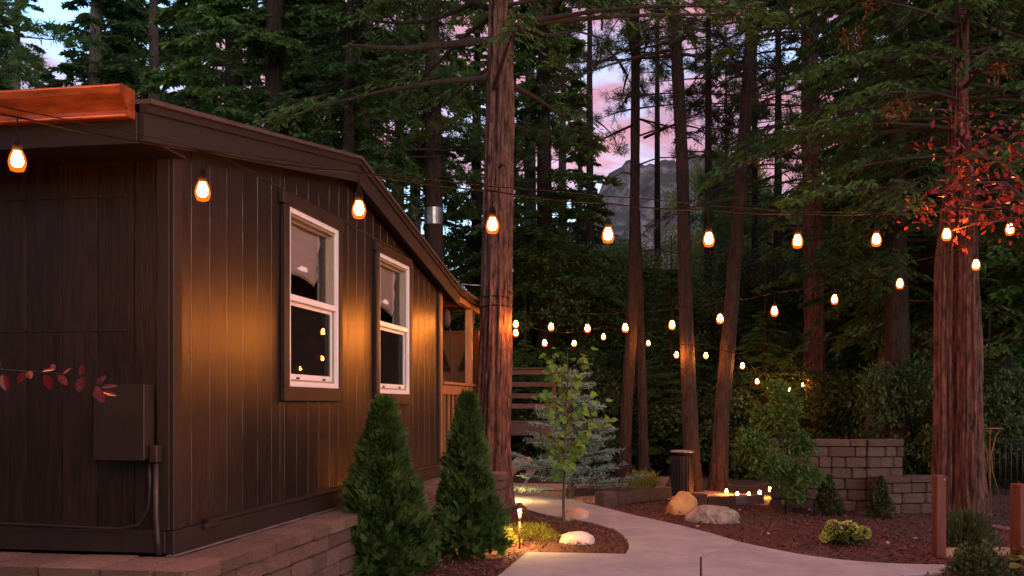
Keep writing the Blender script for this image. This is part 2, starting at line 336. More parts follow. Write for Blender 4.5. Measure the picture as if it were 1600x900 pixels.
SLABS.append([E3[-1]] + gp([(947, 793), (880, 777), (790, 768.5), (735, 765)]) + E3[:-1])
def area(l): return sum(a.x * b.y - b.x * a.y for a, b in zip(l, l[1:] + l[:1])) / 2
path = empty('path'); tag(path, kind='structure')
for s in SLABS:
    if area(s) < 0: s.reverse()
    poly_sheet('slab', s, -.06, ZP, M['concrete'], path, inset=.009)

def mulch_z(X, Y): return .010 + .016 * np.sin(X * 2.1 + .4) * np.sin(Y * 1.7) + .008 * np.sin(X * 7.3) * np.sin(Y * 6.1)
mu = inst('mulch_bed', grid_mesh('mulch_bed', -5, 12, 3.5, 17.2, 120, 90, mulch_z, [M['mulch']])); tag(mu, kind='structure')
sp = poly_sheet('sand_patch', [G(785, 767), G(960, 793), G(945, 780), G(1050, 782), G(1200, 792), G(1210, 778), G(1000, 760), G(790, 757)][::1], -.02, .030, M['sand']); tag(sp, kind='structure')

def in_poly(X, Y, poly):
    c = np.zeros(len(X), bool); n = len(poly)
    for i in range(n):
        a, b = poly[i], poly[(i + 1) % n]
        k = ((a.y > Y) != (b.y > Y)) & (X < (b.x - a.x) * (Y - a.y) / (b.y - a.y + 1e-12) + a.x); c ^= k
    return c
def quads(Pc, D1, D2):
    """rhombs: base Pc, long axis D1, half width D2"""
    V = np.stack([Pc, Pc + D1 * .5 + D2, Pc + D1, Pc + D1 * .5 - D2], 1).reshape(-1, 3); return V
def rnd_unit(r, n):
    v = r.normal(size=(n, 3)); return v / np.linalg.norm(v, axis=1, keepdims=True)
def unit(v): return v / (np.linalg.norm(v, axis=-1, keepdims=True) + 1e-9)
def quad_mesh(name, V, mats, mi=None):
    n = len(V) // 4; return np_mesh(name, V, np.arange(4 * n), np.arange(n) * 4, None, mats, mi)
# bark chips over the beds
r = np.random.RandomState(11); n = 60000
Y = 8.2 + 8.2 * r.rand(n) ** 1.15; X = (r.rand(n) * 1.12 - .44) * Y
k = np.zeros(n, bool)
for s in SLABS: k |= in_poly(X, Y, s)
k |= (X < -2.197 + .45 + .1768 * (Y - 6.4)); X, Y = X[~k], Y[~k]; n = len(X)
Pc = np.stack([X, Y, mulch_z(X, Y) + .004 + .018 * r.rand(n)], 1); D1 = unit(rnd_unit(r, n) * (1, 1, .45)) * (.02 + .045 * r.rand(n))[:, None]
D2 = unit(np.cross(D1, unit(rnd_unit(r, n) * .5 + (0, 0, 1)))) * (.006 + .010 * r.rand(n))[:, None]
ch = inst('bark_chips', quad_mesh('bark_chips', quads(Pc, D1, D2), [M['chip']])); tag(ch, 'loose red brown bark chips covering the garden beds', 'mulch', kind='stuff')

r = np.random.RandomState(77); n = 1500
Y = 8.6 + 7.5 * r.rand(n); X = (r.rand(n) * .62 - .08) * Y; k = np.zeros(n, bool)
for s in SLABS: k |= in_poly(X, Y, s)
X, Y = X[k], Y[k]; n = len(X); keep = r.rand(n) < .55; X, Y = X[keep], Y[keep]; n = len(X)
Pc = np.stack([X, Y, np.full(n, ZP + .003)], 1); a = r.rand(n) * 6.28; ln_ = np.where(r.rand(n) < .7, .05, .022) * (.6 + .8 * r.rand(n)); wd_ = np.where(ln_ > .03, .0018, .007)
D1 = np.stack([np.cos(a), np.sin(a), .08 * r.rand(n)], 1) * ln_[:, None]; D2 = np.stack([-np.sin(a), np.cos(a), 0 * a], 1) * wd_[:, None]
li = inst('needle_litter', quad_mesh('needle_litter', quads(Pc, D1, D2), [M['chip']])); tag(li, 'fallen needles and bark bits scattered over the concrete path', 'litter', kind='stuff')
# ------------------------------------------------------------------ cabin (local axes: x out of the gable wall, y along it, z up from its foot)
CX, CY, ZB = -532 / F * 6.4, 6.4, .65
ROT = -math.atan(.1768)
cab = empty('cabin', (CX, CY, ZB), ROT); tag(cab, 'dark brown board sided cabin with white windows and copper gutter', 'cabin')
dv = Vector((.1741, .9847, 0)); nv = Vector((.9847, -.1741, 0)); C0 = Vector((CX, CY, ZB))
def WL(x, y, z): return C0 + nv * x + dv * y + Vector((0, 0, z))
UEND, UPK = 6.97, 3.25
def rake_b(u): return 2.49 + (u + .6) * (3.10 - 2.49) / 3.85 if u < UPK else 3.10 - (u - UPK) * (3.10 - 2.325) / (7.58 - UPK)
WIN = [(1.84, 3.03, 1.10, 2.595), (4.28, 5.46, 1.07, 2.58)]
TRIM = [(a - .11, b + .09, c - .12, d + .10) for a, b, c, d in WIN]
def plank(a, b, za, zb0, zb1, parent, face='gable'):
    """one vertical siding board with chamfered long edges; its top follows the rake"""
    g = .0045; dpt = .008
    prof = [(a + .0008, -.022), (b - .0008, -.022), (b - .0008, -dpt), (b - g, 0), (a + g, 0), (a + .0008, -dpt)]
    zt = lambda u: zb0 + (zb1 - zb0) * (u - a) / (b - a)
    m = MB(); n = len(prof); sw = (lambda u, o, z: (o, u, z)) if face == 'gable' else (lambda u, o, z: (-u, -o, z))
    V = [sw(u, o, za) for u, o in prof] + [sw(u, o, zt(u)) for u, o in prof]
    m.add(V, [tuple(range(n))[::-1], tuple(range(n, 2 * n))] + [(i, (i + 1) % n, n + (i + 1) % n, n + i) for i in range(n)])
    return m.build('plank', M['siding'], parent)
cuts = set(round(.26 * i, 3) for i in range(1, 27)); edges = [t[0] for t in TRIM] + [t[1] for t in TRIM]
cuts = {c for c in cuts if all(abs(c - e) > .07 for e in edges)} | set(edges) | {0.0, UEND}
cuts = sorted(cuts)
for a, b in zip(cuts, cuts[1:]):
    segs = [(.14, None)]
    for t in TRIM:
        if a >= t[0] - 1e-6 and b <= t[1] + 1e-6: segs = [(.14, t[2]), (t[3], None)]
    for z0, z1 in segs:
        if z1 is None:
            if a < UPK < b: plank(a, b, z0, rake_b(a) + .02, rake_b(b) + .02, cab)
            else: plank(a, b, z0, rake_b(a) + .03, rake_b(b) + .03, cab)
        else: plank(a, b, z0, z1, z1, cab)
x = .0; k = 0
while x < 3.0:
    plank(x + .001, x + .2595, .14, 2.56, 2.56, cab, 'front'); x += .26
# sheathing behind the boards, with the two openings
m = MB()
us = [0.03] + [v for wv in WIN for v in (wv[0] + .01, wv[1] - .01)] + [UEND]
for i in range(len(us) - 1):
    a, b = us[i], us[i + 1]
    tops = [(a, rake_b(a)), (b, rake_b(b))]
    if a < UPK < b: tops.insert(1, (UPK, rake_b(UPK)))
    if i % 2 == 0: m.prism([(a, 0)] + [(b, 0)] + tops[::-1], -.08, -.024, 'x')
    else:
        wv = WIN[i // 2]; m.prism([(a, 0), (b, 0), (b, wv[2] + .01), (a, wv[2] + .01)], -.08, -.024, 'x'); m.prism([(a, wv[3] - .01), (b, wv[3] - .01)] + tops[::-1], -.08, -.024, 'x')
m.box(-3.6, -.085, .024, .08, 0, 2.6)
m.build('sheathing', M['inside'], cab)
m = MB(); m.box(-3.6, -3.55, .08, UEND, 0, 2.6); m.box(-3.55, -.08, .08, UEND, 0, .06); m.box(-3.55, -.08, .08, UEND, 2.62, 2.66); m.box(-3.55, -.003, UEND, UEND + .08, 0, 2.6)
m.box(-3.54, -.5, 3.55, 3.62, .06, 2.6)
m.build('inner_wall', M['inside'], cab)
# trim
MB().bbox(.001, .028, -.022, .085, .14, 2.55, .004).build('corner_board', M['trim'], cab)
MB().bbox(-.09, -.001, -.028, -.001, .14, 2.56, .004).build('corner_board', M['trim'], cab)
MB().bbox(-.03, .030, UEND - .07, UEND + .005, .14, 2.45, .004).build('corner_board', M['trim'], cab)
MB().bbox(-.02, .034, -.03, UEND, -.012, .135, .006).build('skirt_board', M['trim'], cab)
MB().bbox(-3.6, -.024, -.034, .0, -.010, .135, .006).build('skirt_board', M['trim'], cab)
MB().bbox(.002, .052, .42, UEND - .02, .137, .163, .004).build('ledge_strip', M['trim'], cab)
MB().bbox(.036, .062, .34, .56, .105, .14, .004).build('ledge_block', M['trim'], cab)
MB().box(-.01, .05, -.05, UEND, -.024, -.014).build('flashing', M['steel'], cab)
MB().bbox(.0005, .006, .09, UEND - .08, 2.715, 2.733, .002).build('joint_strip', M['trim'], cab)
for z_ in (1.425, 2.30): MB().bbox(-3.0, -.32, -.007, -.0005, z_, z_ + .014, .002).build('joint_strip', M['trim'], cab)
# roof
def roof_prof(dz): return [(-.58, rake_b(-.58) + dz), (UPK, 3.10 + dz), (7.62, 2.318 + dz)]
def strip(name, x0, x1, lo, hi, m, parent):
    a = roof_prof(lo); b = roof_prof(hi)
    return MB().prism(a[:2] + b[:2][::-1], x0, x1, 'x').build(name, m, parent), MB().prism(a[1:] + b[1:][::-1], x0, x1, 'x').build(name, m, parent)
strip('rake_board', .115, .145, 0, .165, M['rake'], cab)
strip('rake_moulding', .118, .165, .167, .215, M['rake'], cab)
sl_ = strip('roof_slope', -4.2, .19, .217, .245, M['shingle'], cab)
strip('soffit', -.02, .114, .06, .075, M['rake'], cab)
MB().bbox(-4.0, .112, -.60, -.57, 2.475, 2.66, .004).build('fascia', M['rake'], cab)
MB().box(-4.0, .10, -.568, -.001, 2.53, 2.545).build('eave_soffit', M['rake'], cab)
m = MB(); m.prism([(-.602, 2.775), (-.602, 2.615), (-.66, 2.612), (-.675, 2.625), (-.668, 2.65), (-.70, 2.70), (-.728, 2.735), (-.734, 2.775), (-.724, 2.775), (-.718, 2.74), (-.692, 2.71), (-.655, 2.655), (-.612, 2.63), (-.61, 2.775)], -4.0, .09, 'x')
m.tube([(-4.0, -.728, 2.776), (.09, -.728, 2.776)], .009, 8); m.tube([(-4.0, -.668, 2.622), (.09, -.668, 2.622)], .010, 8)
m.build('gutter', M['gutter'], cab)
m = MB(); m.prism([(-.602, 2.78), (-.602, 2.612), (-.672, 2.608), (-.682, 2.63), (-.676, 2.65), (-.708, 2.70), (-.736, 2.735), (-.742, 2.78)], .0905, .104, 'x'); m.build('gutter_end_cap', M['gutter'], cab)
# porch
pz = lambda u: 2.475 - (u - 7.04) * .035
MB().prism([(7.35, 2.545), (9.85, 2.425), (9.85, 2.515), (7.35, 2.645)], .06, .10, 'x').build('porch_rake_board', M['rake'], cab)
MB().prism([(7.1, 2.63), (9.95, 2.50), (9.95, 2.53), (7.1, 2.665)], -3.4, .115, 'x').build('porch_roof', M['shingle'], cab)
MB().prism([(7.02, pz(7.02)), (9.50, pz(9.5)), (9.50, pz(9.5) + .10), (7.02, pz(7.02) + .10)], -.05, .03, 'x').build('porch_beam', M['porch'], cab)
for i in range(5): MB().box(-3.3, .0, 7.2 + i * .5, 7.25 + i * .5, 2.50 - i * .022, 2.58 - i * .022).build('rafter', M['porch'], cab)
MB().bbox(-.06, .024, UEND + .007, UEND + .15, .0, 2.46, .005).build('porch_post', M['porch'], cab)
MB().bbox(-.07, .02, 8.88, 9.03, .16, pz(9) + .0, .005).build('porch_post', M['porch'], cab)
MB().tube([(.0, 9.03, 2.05), (.0, 9.12, 2.22), (.0, 9.19, 2.36)], [.02, .026, .026], 6).build('knee_brace', M['porch'], cab)
MB().bbox(-.08, .05, UEND + .15, 9.16, 1.225, 1.262, .005).build('hand_rail', M['porch'], cab)
MB().bbox(-.02, .02, UEND + .15, 9.03, 1.09, 1.222, .004).build('top_rail', M['porch'], cab)
MB().bbox(-.02, .02, UEND + .15, 9.03, .20, .27, .004).build('bottom_rail', M['porch'], cab)
bal = MB().box(-.014, .014, -.014, .014, .27, 1.09).mesh('baluster', M['porch'])
for i in range(7): inst('baluster', bal, cab, (0, 7.30 + i * .25, 0))
MB().box(-3.3, .0, UEND + .09, 9.65, .0, .15).build('porch_floor', M['wood'], cab)
for i in range(6):
    MB().bbox(-1.40 + i * .235, -1.40 + (i + 1) * .235 - .004, 9.56, 9.60, .16, 2.13, .003).build('end_panel_board', M['porch'], cab)
for x0 in (-.58, -.20):
    MB().prism([(x0 - .13, 1.48), (x0 + .13, 1.48), (x0, 1.86)], 9.54, 9.559, 'y').build('dark_triangle', M['timber'], cab)  # flat dark triangles set just proud of the end panel
# windows
for k, (a, b, c, d) in enumerate(WIN):
    win = empty('window'); win.parent = cab; win['label'] = ['white framed sash window nearer the corner', 'white framed sash window nearer the porch'][k]
    t = TRIM[k]
    MB().bbox(.001, .042, t[0], a, c, d, .004).build('trim_board', M['trim'], win)
    MB().bbox(.001, .040, b, t[1], c, d, .004).build('trim_board', M['trim'], win)
    MB().bbox(.001, .046, t[0] - .04, t[1] + .02, d + .001, t[3], .004).build('trim_board', M['trim'], win)
    MB().bbox(.001, .044, t[0], t[1], t[2], c - .001, .004).build('trim_board', M['trim'], win)
    def ring(name, u0, u1, z0, z1, wd, o0, o1, m, wb=None):
        wb = wb or wd; q = MB()
        q.box(o0, o1, u0, u0 + wd, z0, z1); q.box(o0, o1, u1 - wd, u1, z0, z1); q.box(o0, o1, u0 + wd, u1 - wd, z0, z0 + wb); q.box(o0, o1, u0 + wd, u1 - wd, z1 - wd, z1)
        return q.build(name, m, win)
    zm = c + (d - c) * .497
    ring('frame', a + .001, b - .001, c + .001, d - .001, .042, -.085, .030, M['vinyl'])
    ring('jamb', a + .043, b - .043, c + .043, d - .043, .02, -.12, .004, M['track'])
    MB().bbox(-.04, .026, a + .043, b - .043, zm - .022, zm + .03, .004).build('meeting_rail', M['vinyl'], win)
    ring('lower_sash', a + .064, b - .064, c + .064, zm - .023, .032, -.045, -.012, M['vinyl'], .045)
    ring('upper_sash', a + .064, b - .064, zm + .031, d - .064, .022, -.085, -.05, M['track'])
    MB().add([(-.03, a + .096, c + .109), (-.03, b - .096, c + .109), (-.03, b - .096, zm - .055), (-.03, a + .096, zm - .055)], [(0, 1, 2, 3)]).build('lower_pane', M['glass'], win)
    MB().add([(-.02, a + .066, c + .066), (-.02, b - .066, c + .066), (-.02, b - .066, zm - .025), (-.02, a + .066, zm - .025)], [(0, 1, 2, 3)]).build('insect_screen', M['screen'], win)
    MB().add([(-.068, a + .086, zm + .053), (-.068, b - .086, zm + .053), (-.068, b - .086, d - .086), (-.068, a + .086, d - .086)], [(0, 1, 2, 3)]).build('upper_pane', M['glass'], win)
    for f_ in (.22, .74): MB().box(-.011, .0, a + (b - a) * f_, a + (b - a) * f_ + .05, c + .066, c + .084).build('sash_latch', M['black'], win)
    # roman shade hanging inside
    q = MB(); nr = 15; nc = 9; V = []
    zt, zl = d - .08, d - .54 - .03 * k; uw = (b - a) * .74
    for i in range(nr):
        f_ = i / (nr - 1)
        for j in range(nc):
            g_ = j / (nc - 1); fold = .022 * abs(math.sin(f_ * 9.5)) * (.3 + f_)
            wob = (.03 * math.sin(f_ * 11 + k) - .05 * f_ * f_) * (g_ > .9)
            V.append((-.102 + fold + .01 * math.sin(g_ * 7 + f_ * 5), a + .09 + uw * g_ + wob, zt + (zl - zt) * f_ + .035 * f_ * math.sin(g_ * 3.1 + .4 * k) - .03 * f_ * g_))
    q.add(V, [(i * nc + j, i * nc + j + 1, (i + 1) * nc + j + 1, (i + 1) * nc + j) for i in range(nr - 1) for j in range(nc - 1)], True)
    sh = q.build('window_shade', M['shade']); sh.location = C0; sh.rotation_euler = (0, 0, ROT)
    so_ = sh.modifiers.new('t', 'SOLIDIFY'); so_.thickness = .004
    tag(sh, ['pale crooked roman shade half drawn in the window nearer the corner', 'pale crooked roman shade half drawn in the window nearer the porch'][k], 'window shade', 'roman shades in the cabin windows')
# furniture glimpsed in the dim room
cbn = empty('dresser', WL(-1.35, 2.6, .06), ROT); tag(cbn, 'low dark dresser inside the cabin seen through the window', 'dresser')
MB().bbox(-.25, .25, -.5, .5, 0, .95, .01).build('body', M['wood'], cbn)
for i in range(3): MB().bbox(.251, .27, -.47, .47, .05 + i * .3, .32 + i * .3, .005).build('drawer', M['porch'], cbn)
# electrical box with its conduit on the front wall
eb = empty('electrical_box', WL(-.20, -.03, .84), ROT); tag(eb, 'brown painted electrical box on the front wall by the corner', 'electrical box')
D_ = 6.2
MB().bbox(-.235, .10, -.13, .0, -.24, .235, .008).build('body', M['ebox'], eb)
MB().bbox(-.243, .108, -.142, -.131, -.245, .24, .004).build('cover', M['ebox'], eb)
MB().bbox(.110, .165, -.09, -.02, -.26, -.15, .006).build('conduit_fitting', M['ebox'], eb)
MB().tube([(.14, -.055, -.26), (.14, -.055, -.6), (.155, -.06, -.76), (.165, -.06, -.85)], .018, 8).build('conduit', M['ebox'], eb)
MB().tube([(.085, -.04, -.25), (.09, -.04, -.42), (.08, -.04, -.55), (.02, -.045, -.66), (-.12, -.05, -.69), (-1.5, -.05, -.66), (-2.6, -.05, -.65)], .011, 6).build('cable', M['ebox'], eb)
# lantern hanging at the porch post
ln = empty('hanging_lantern', WL(.05, 7.22, 2.02), ROT); tag(ln, 'small dark hanging ornament at the near porch post', 'ornament')
MB().lathe([(.006, .24), (.02, .22), (.05, .18), (.055, .05), (.04, .0), (.015, -.03)], 8).build('body', M['wood'], ln)
MB().tube([(0, 0, .24), (0, 0, .40)], .004, 4).build('cord', M['cable'], ln)

# ------------------------------------------------------------------ stone walls
def rough_block(seed, b=.09, j=.035):
    """a unit block with worn, uneven edges"""
    rr = random.Random(seed); q = MB(); q.bbox(-.5, .5, -.5, .5, -.5, .5, b)
    q.v = [(x + rr.uniform(-j, j) * .5, y + rr.uniform(-j, j), z + rr.uniform(-j, j)) for x, y, z in q.v]
    return q
BLK = [rough_block(s).mesh('block', M['block']) for s in range(5)]
BLK2 = [rough_block(s + 10).mesh('block', M['block2']) for s in range(5)]
CAPS = [rough_block(s + 20, .07, .03).mesh('cap_stone', M['cap']) for s in range(4)]
CAPS2 = [rough_block(s + 30, .07, .03).mesh('cap_stone', M['block2']) for s in range(4)]
def stone_run(parent, p0, p1, z0, courses, ch, depth, lens, blocks, caps, cap_h, cap_d, cap_off, rr, out, cap_len=.42, start=True):
    """courses of blocks from p0 to p1; `out` is the unit vector of the visible face; p0-p1 is the line of that face"""
    p0 = Vector((*p0, 0)); p1 = Vector((*p1, 0)); d = (p1 - p0); Lg = d.length; d.normalize(); out = Vector((*out, 0)); az = math.atan2(d.y, d.x)
    for c in range(courses):
        s = 0.0
        while s < Lg - .02:
            l = min(rr.choice(lens) * rr.uniform(.9, 1.1), Lg - s)
            if Lg - s - l < .1: l = Lg - s
            j = rr.uniform(-.008, .008); h = ch - .008
            mid = p0 + d * (s + l / 2) - out * (depth / 2 - j)
            inst('block', rr.choice(blocks), parent, (mid.x, mid.y, z0 + c * ch + ch / 2), (0, 0, az + rr.choice((0, math.pi))), (l - .008, depth, h)); s += l
    s = 0.0
    while s < Lg - .02:
        l = min(cap_len * rr.uniform(.8, 1.15), Lg - s)
        if Lg - s - l < .14: l = Lg - s
        mid = p0 + d * (s + l / 2) + out * (cap_off - cap_d / 2 + rr.uniform(-.006, .006))
        inst('cap_stone', rr.choice(caps), parent, (mid.x, mid.y, z0 + courses * ch + cap_h / 2 + .002 + rr.uniform(-.002, .002)), (0, 0, az), (l - .005, cap_d, cap_h)); s += l
rr = random.Random(4)
rw = empty('retaining_wall', (CX, CY, 0), ROT); tag(rw, 'low block retaining wall with pink cap stones round the cabin foot', 'stone wall')
# local axes as the cabin's; top of caps just below the cabin foot
CT = ZB - .028; CH_, CPH = .135, .088; nC = 4; zb0 = CT - CPH - nC * CH_ - .002
stone_run(rw, (-2.6, -.49), (.37, -.49), zb0, nC, CH_, .22, (.3, .4, .45), BLK, CAPS, CPH, .515, .03, rr, (0, -1))
stone_run(rw, (.37, -.487), (.37, 7.75), zb0, nC, CH_, .22, (.3, .4, .45, .25), BLK, CAPS, CPH, .36, .035, rr, (1, 0))
stone_run(rw, (.68, 7.76), (.68, 8.2), zb0, nC, CH_, .6, (.44,), BLK, CAPS, CPH + .01, .66, .04, rr, (1, 0))
stone_run(rw, (.372, 7.755), (.68, 7.755), zb0, nC, CH_, .2, (.3,), BLK, CAPS, CPH, .2, .03, rr, (0, -1))
MB().box(-2.6, .15, -.27, 8.2, 0, ZB - .15).build('fill', M['block'], rw)

gw = empty('garden_wall', (0, 0, 0)); tag(gw, 'tall grey brown block wall with capped top behind the mulch bed', 'stone wall')
A = Vector((1200 - 800, 0)) ; dW = 14.9
w0 = (.30 * dW, dW + .2); w1 = ((1357 - 800) / F * 14.75, 14.75)
n_ = 6; hW = 1.075; cp = .10; chh = (hW - cp) / n_
stone_run(gw, ((1207 - 800) / F * 15.1, 15.1), w1, 0, n_, chh, .25, (.24, .3, .36, .2), BLK2, CAPS2, cp, .32, .03, rr, (0, -1), .62)
w2 = ((1412 - 800) / F * 14.95, 14.95)
stone_run(gw, (w1[0] + .002, w1[1]), w2, 0, n_, chh, .25, (.24, .3, .36, .2), BLK2, CAPS2, cp, .32, .03, rr, unit(np.array([(w2[1] - w1[1]), -(w2[0] - w1[0])])), .6)
if 0: stone_run(gw, w2, (w2[0] + .1, w2[1] + 2.5), 0, n_, chh, .25, (.24, .3, .36, .2), BLK2, CAPS2, cp, .32, .03, rr, (1, 0), .6)
gl_ = empty('low_garden_wall', (0, 0, 0)); tag(gl_, 'lower block wall stepping down behind the twin trunks', 'stone wall')
l0 = ((1372 - 800) / F * 14.3, 14.3); l1 = ((1500 - 800) / F * 14.6, 14.6)
stone_run(gl_, l0, l1, 0, 3, .155, .25, (.24, .3, .36, .2), BLK2, CAPS2, .085, .33, .03, rr, (0, -1), .5)
# ------------------------------------------------------------------ light strings
def bulb_meshes(k, seg=14):
    """pear-shaped lit globe, amber halo shell round it, socket; k scales the globe"""
    g = MB().lathe([(.004 * k, -.066 * k), (.016 * k, -.063 * k), (.0225 * k, -.051 * k), (.0235 * k, -.042 * k), (.020 * k, -.026 * k), (.014 * k, -.010 * k), (.010, .0)], seg)
    a = MB().lathe([(.007 * k, -.086 * k), (.025 * k, -.081 * k), (.033 * k, -.060 * k), (.0345 * k, -.045 * k), (.029 * k, -.021 * k), (.021 * k, -.003 * k), (.0145, .006)], seg)
    s = MB().lathe([(.013, -.004), (.019, .0), (.0195, .028), (.016, .040), (.011, .050), (.006, .058)], 10)
    return g.mesh('globe', M['bulb']), a.mesh('amber_shell', M['amber']), s.mesh('socket', M['cable'])
BM = {k: bulb_meshes(k, 14 if k < 1.1 else 10) for k in (1.0, 1.2, 1.35)}
front_globe = BM[1.0][0].copy(); front_globe.materials[0] = M['bulb_front']
def bulb(pos, k, label, group, drop=.10, lean=0.0, front=False):
    e = empty('string_light_bulb', pos); tag(e, label, 'light bulb', group)
    g, a, s = BM[k]
    inst('globe', front_globe if front else g, e); inst('halo_shell', a, e); inst('socket', s, e)
    MB().tube([(0, 0, .055), (lean, 0, .055 + drop * .6), (lean, 0, .06 + drop)], .0032, 4, False).build('lead', M['cable'], e)
    return Vector(pos) + Vector((lean, 0, .06 + drop))
def sag(a, b, s, n=10):
    a, b = Vector(a), Vector(b)
    return [a.lerp(b, i / n) - Vector((0, 0, 4 * s * (i / n) * (1 - i / n))) for i in range(n + 1)]
def cable(pts, rad, name, label, group=None, mat_='cable', seg=5):
    o = MB().tube(pts, rad, seg).build(name, M[mat_]); tag(o, label, 'cable', group); return o
def thread(hang, s=.02):
    pts = []
    for a, b in zip(hang, hang[1:]):
        q = sag(a, b, s, 6); pts += q[:-1]
    return pts + [hang[-1]]
# front string: ten bulbs in view, 0.73 m apart, running on past both edges of the frame
FY = {0: 245, 1: 293, 2: 322, 3: 347, 4: 363, 5: 370, 6: 373, 7: 371, 8: 363, 9: 355}
hang = []
for n_i in range(-2, 12):
    d0 = 4.0 * (1 + .093 * n_i); px = (-773 + 244.7 * n_i) / (1 + .093 * n_i) + 800
    z = H + (632 - FY[n_i]) / F * d0 + .025 if n_i in FY else {-2: 2.80, -1: 2.69, 10: 3.03, 11: 3.12}[n_i]
    p = Vector(((px - 800) / F * d0, d0, z))
    lab = f'large warm bulb, {ORD[n_i]} from the left on the front light string' if n_i in FY else f'warm bulb on the front light string, {ORD[abs(n_i) - 1] if n_i < 0 else ORD[n_i - 10]} past the {"left" if n_i < 0 else "right"} edge of view'
    hang.append(bulb(p, 1.0, lab, 'bulbs on the front light string', .075, .0, True))
cable(thread(hang, .012), .0045, 'light_string_cable', 'black cable carrying the row of large bulbs nearest the cabin')
a, b = hang[0] + Vector((-.5, -.3, .12)), hang[-1] + Vector((.5, .3, .1))
pts = [h + Vector((0, .02, .022 + .02 * math.sin(i * 1.3))) for i, h in enumerate(hang)]
cable(thread(pts, -.006), .0028, 'support_wire', 'thin dark support wire running just above the front light string')
# second string from the right edge back to the big cedar
S2 = [(1525, 410), (1406, 440), (1304, 465), (1210, 483), (1125, 495), (1050, 505), (977, 510), (918, 511), (861, 509), (806, 505)]
hang2 = []
for i, (px, py) in enumerate([(1665, 373)] + S2):
    n_i = i - 1; D = 9.6 * (1 + .063 * n_i); k = 1.2 if n_i < 3 else 1.35
    hang2.append(bulb(P(px, py - 4, D) , k, f'round warm bulb, {ORD[9 - n_i]} from the big cedar on the long sagging string' if n_i >= 0 else 'warm bulb on the sagging string past the frame edge', 'bulbs on the long sagging string', .10))
hang2.append(P(800, 478, 15.2)); cable(thread(hang2, .02), .0045, 'light_string_cable', 'dark cable of the long sagging light string ending at the big cedar')
# far string from the cedar past the trunks behind the path
S3 = [(806, 518, 15.6), (851, 534, 16.8), (897, 535, 18), (943, 525, 19.2), (1013, 535, 20), (1057, 553, 17.8), (1103, 554, 17.9), (1160, 570, 18.3), (1183, 595, 20), (1211, 608, 21.5), (1233, 608, 23), (1254, 601, 24.4)]
hang3 = [P(798, 500, 15.3)]
for i, (px, py, D) in enumerate(S3):
    hang3.append(bulb(P(px, py - 3, D), 1.35, f'small distant bulb, {ORD[i]} from the big cedar on the far string between trunks', 'bulbs on the far string', .10))
cable(thread(hang3, .03), .0065, 'light_string_cable', 'dark cable of the far light string looped between the pine trunks')
# low string behind the timbers
S4 = [(1135, 767, 17.3), (1152, 771, 16.9), (1170, 771.5, 16.9), (1187, 769, 16.8), (1203, 764, 16.6)]
hang4 = []
for i, (px, py, D) in enumerate(S4):
    hang4.append(bulb(P(px, py - 3, D), 1.0, f'low glowing bulb near the ground, {ORD[i]} from the left behind the timbers', 'low bulbs near the ground', .05))
hang4 = [hang4[0] + Vector((-.35, .3, .12))] + hang4 + [hang4[-1] + Vector((.45, .3, .15))]
cable(thread(hang4, .02), .006, 'light_string_cable', 'low dark cable holding the five bulbs near the ground')
# plain wires overhead
cable(sag(P(1720, 222, 6.4), P(1240, 362, 9.6), .02, 10)[:-1] + sag(P(1240, 362, 9.6), P(792, 446, 15.2), .12, 10), .0035, 'guy_wire', 'thin guy wire slanting down from the right edge towards the cedar')
cable(sag(P(720, 444, 15.3), P(800, 447, 15.4), .01, 4), .008, 'guy_wire', 'short pale wire between the porch roof and the cedar', mat_='steel')

# path lamps
def path_lamp(loc, label):
    e = empty('path_lamp', loc); tag(e, label, 'path light', 'low path lamps')
    MB().tube([(0, 0, -.05), (0, 0, .30)], .010, 8).build('stake', M['bronze'], e)
    MB().lathe([(.010, .30), (.014, .36), (.022, .44), (.023, .452)], 12).build('stem_cone', M['brass'], e)
    MB().lathe([(.024, .4505), (.066, .4505), (.066, .4525), (.024, .4525)], 16, caps=False).build('lens', M['lens'], e)
    MB().lathe([(.088, .449), (.085, .459), (.05, .482), (.03, .496), (.027, .515), (.012, .52)], 16, caps=False).build('hat', M['bronze'], e)
path_lamp(G(812, 858), 'small bronze path lamp with a lit cup beside the front walk')
path_lamp((-.1, 16.15, 0), 'small path lamp hidden behind the big cedar, glowing on the ground')

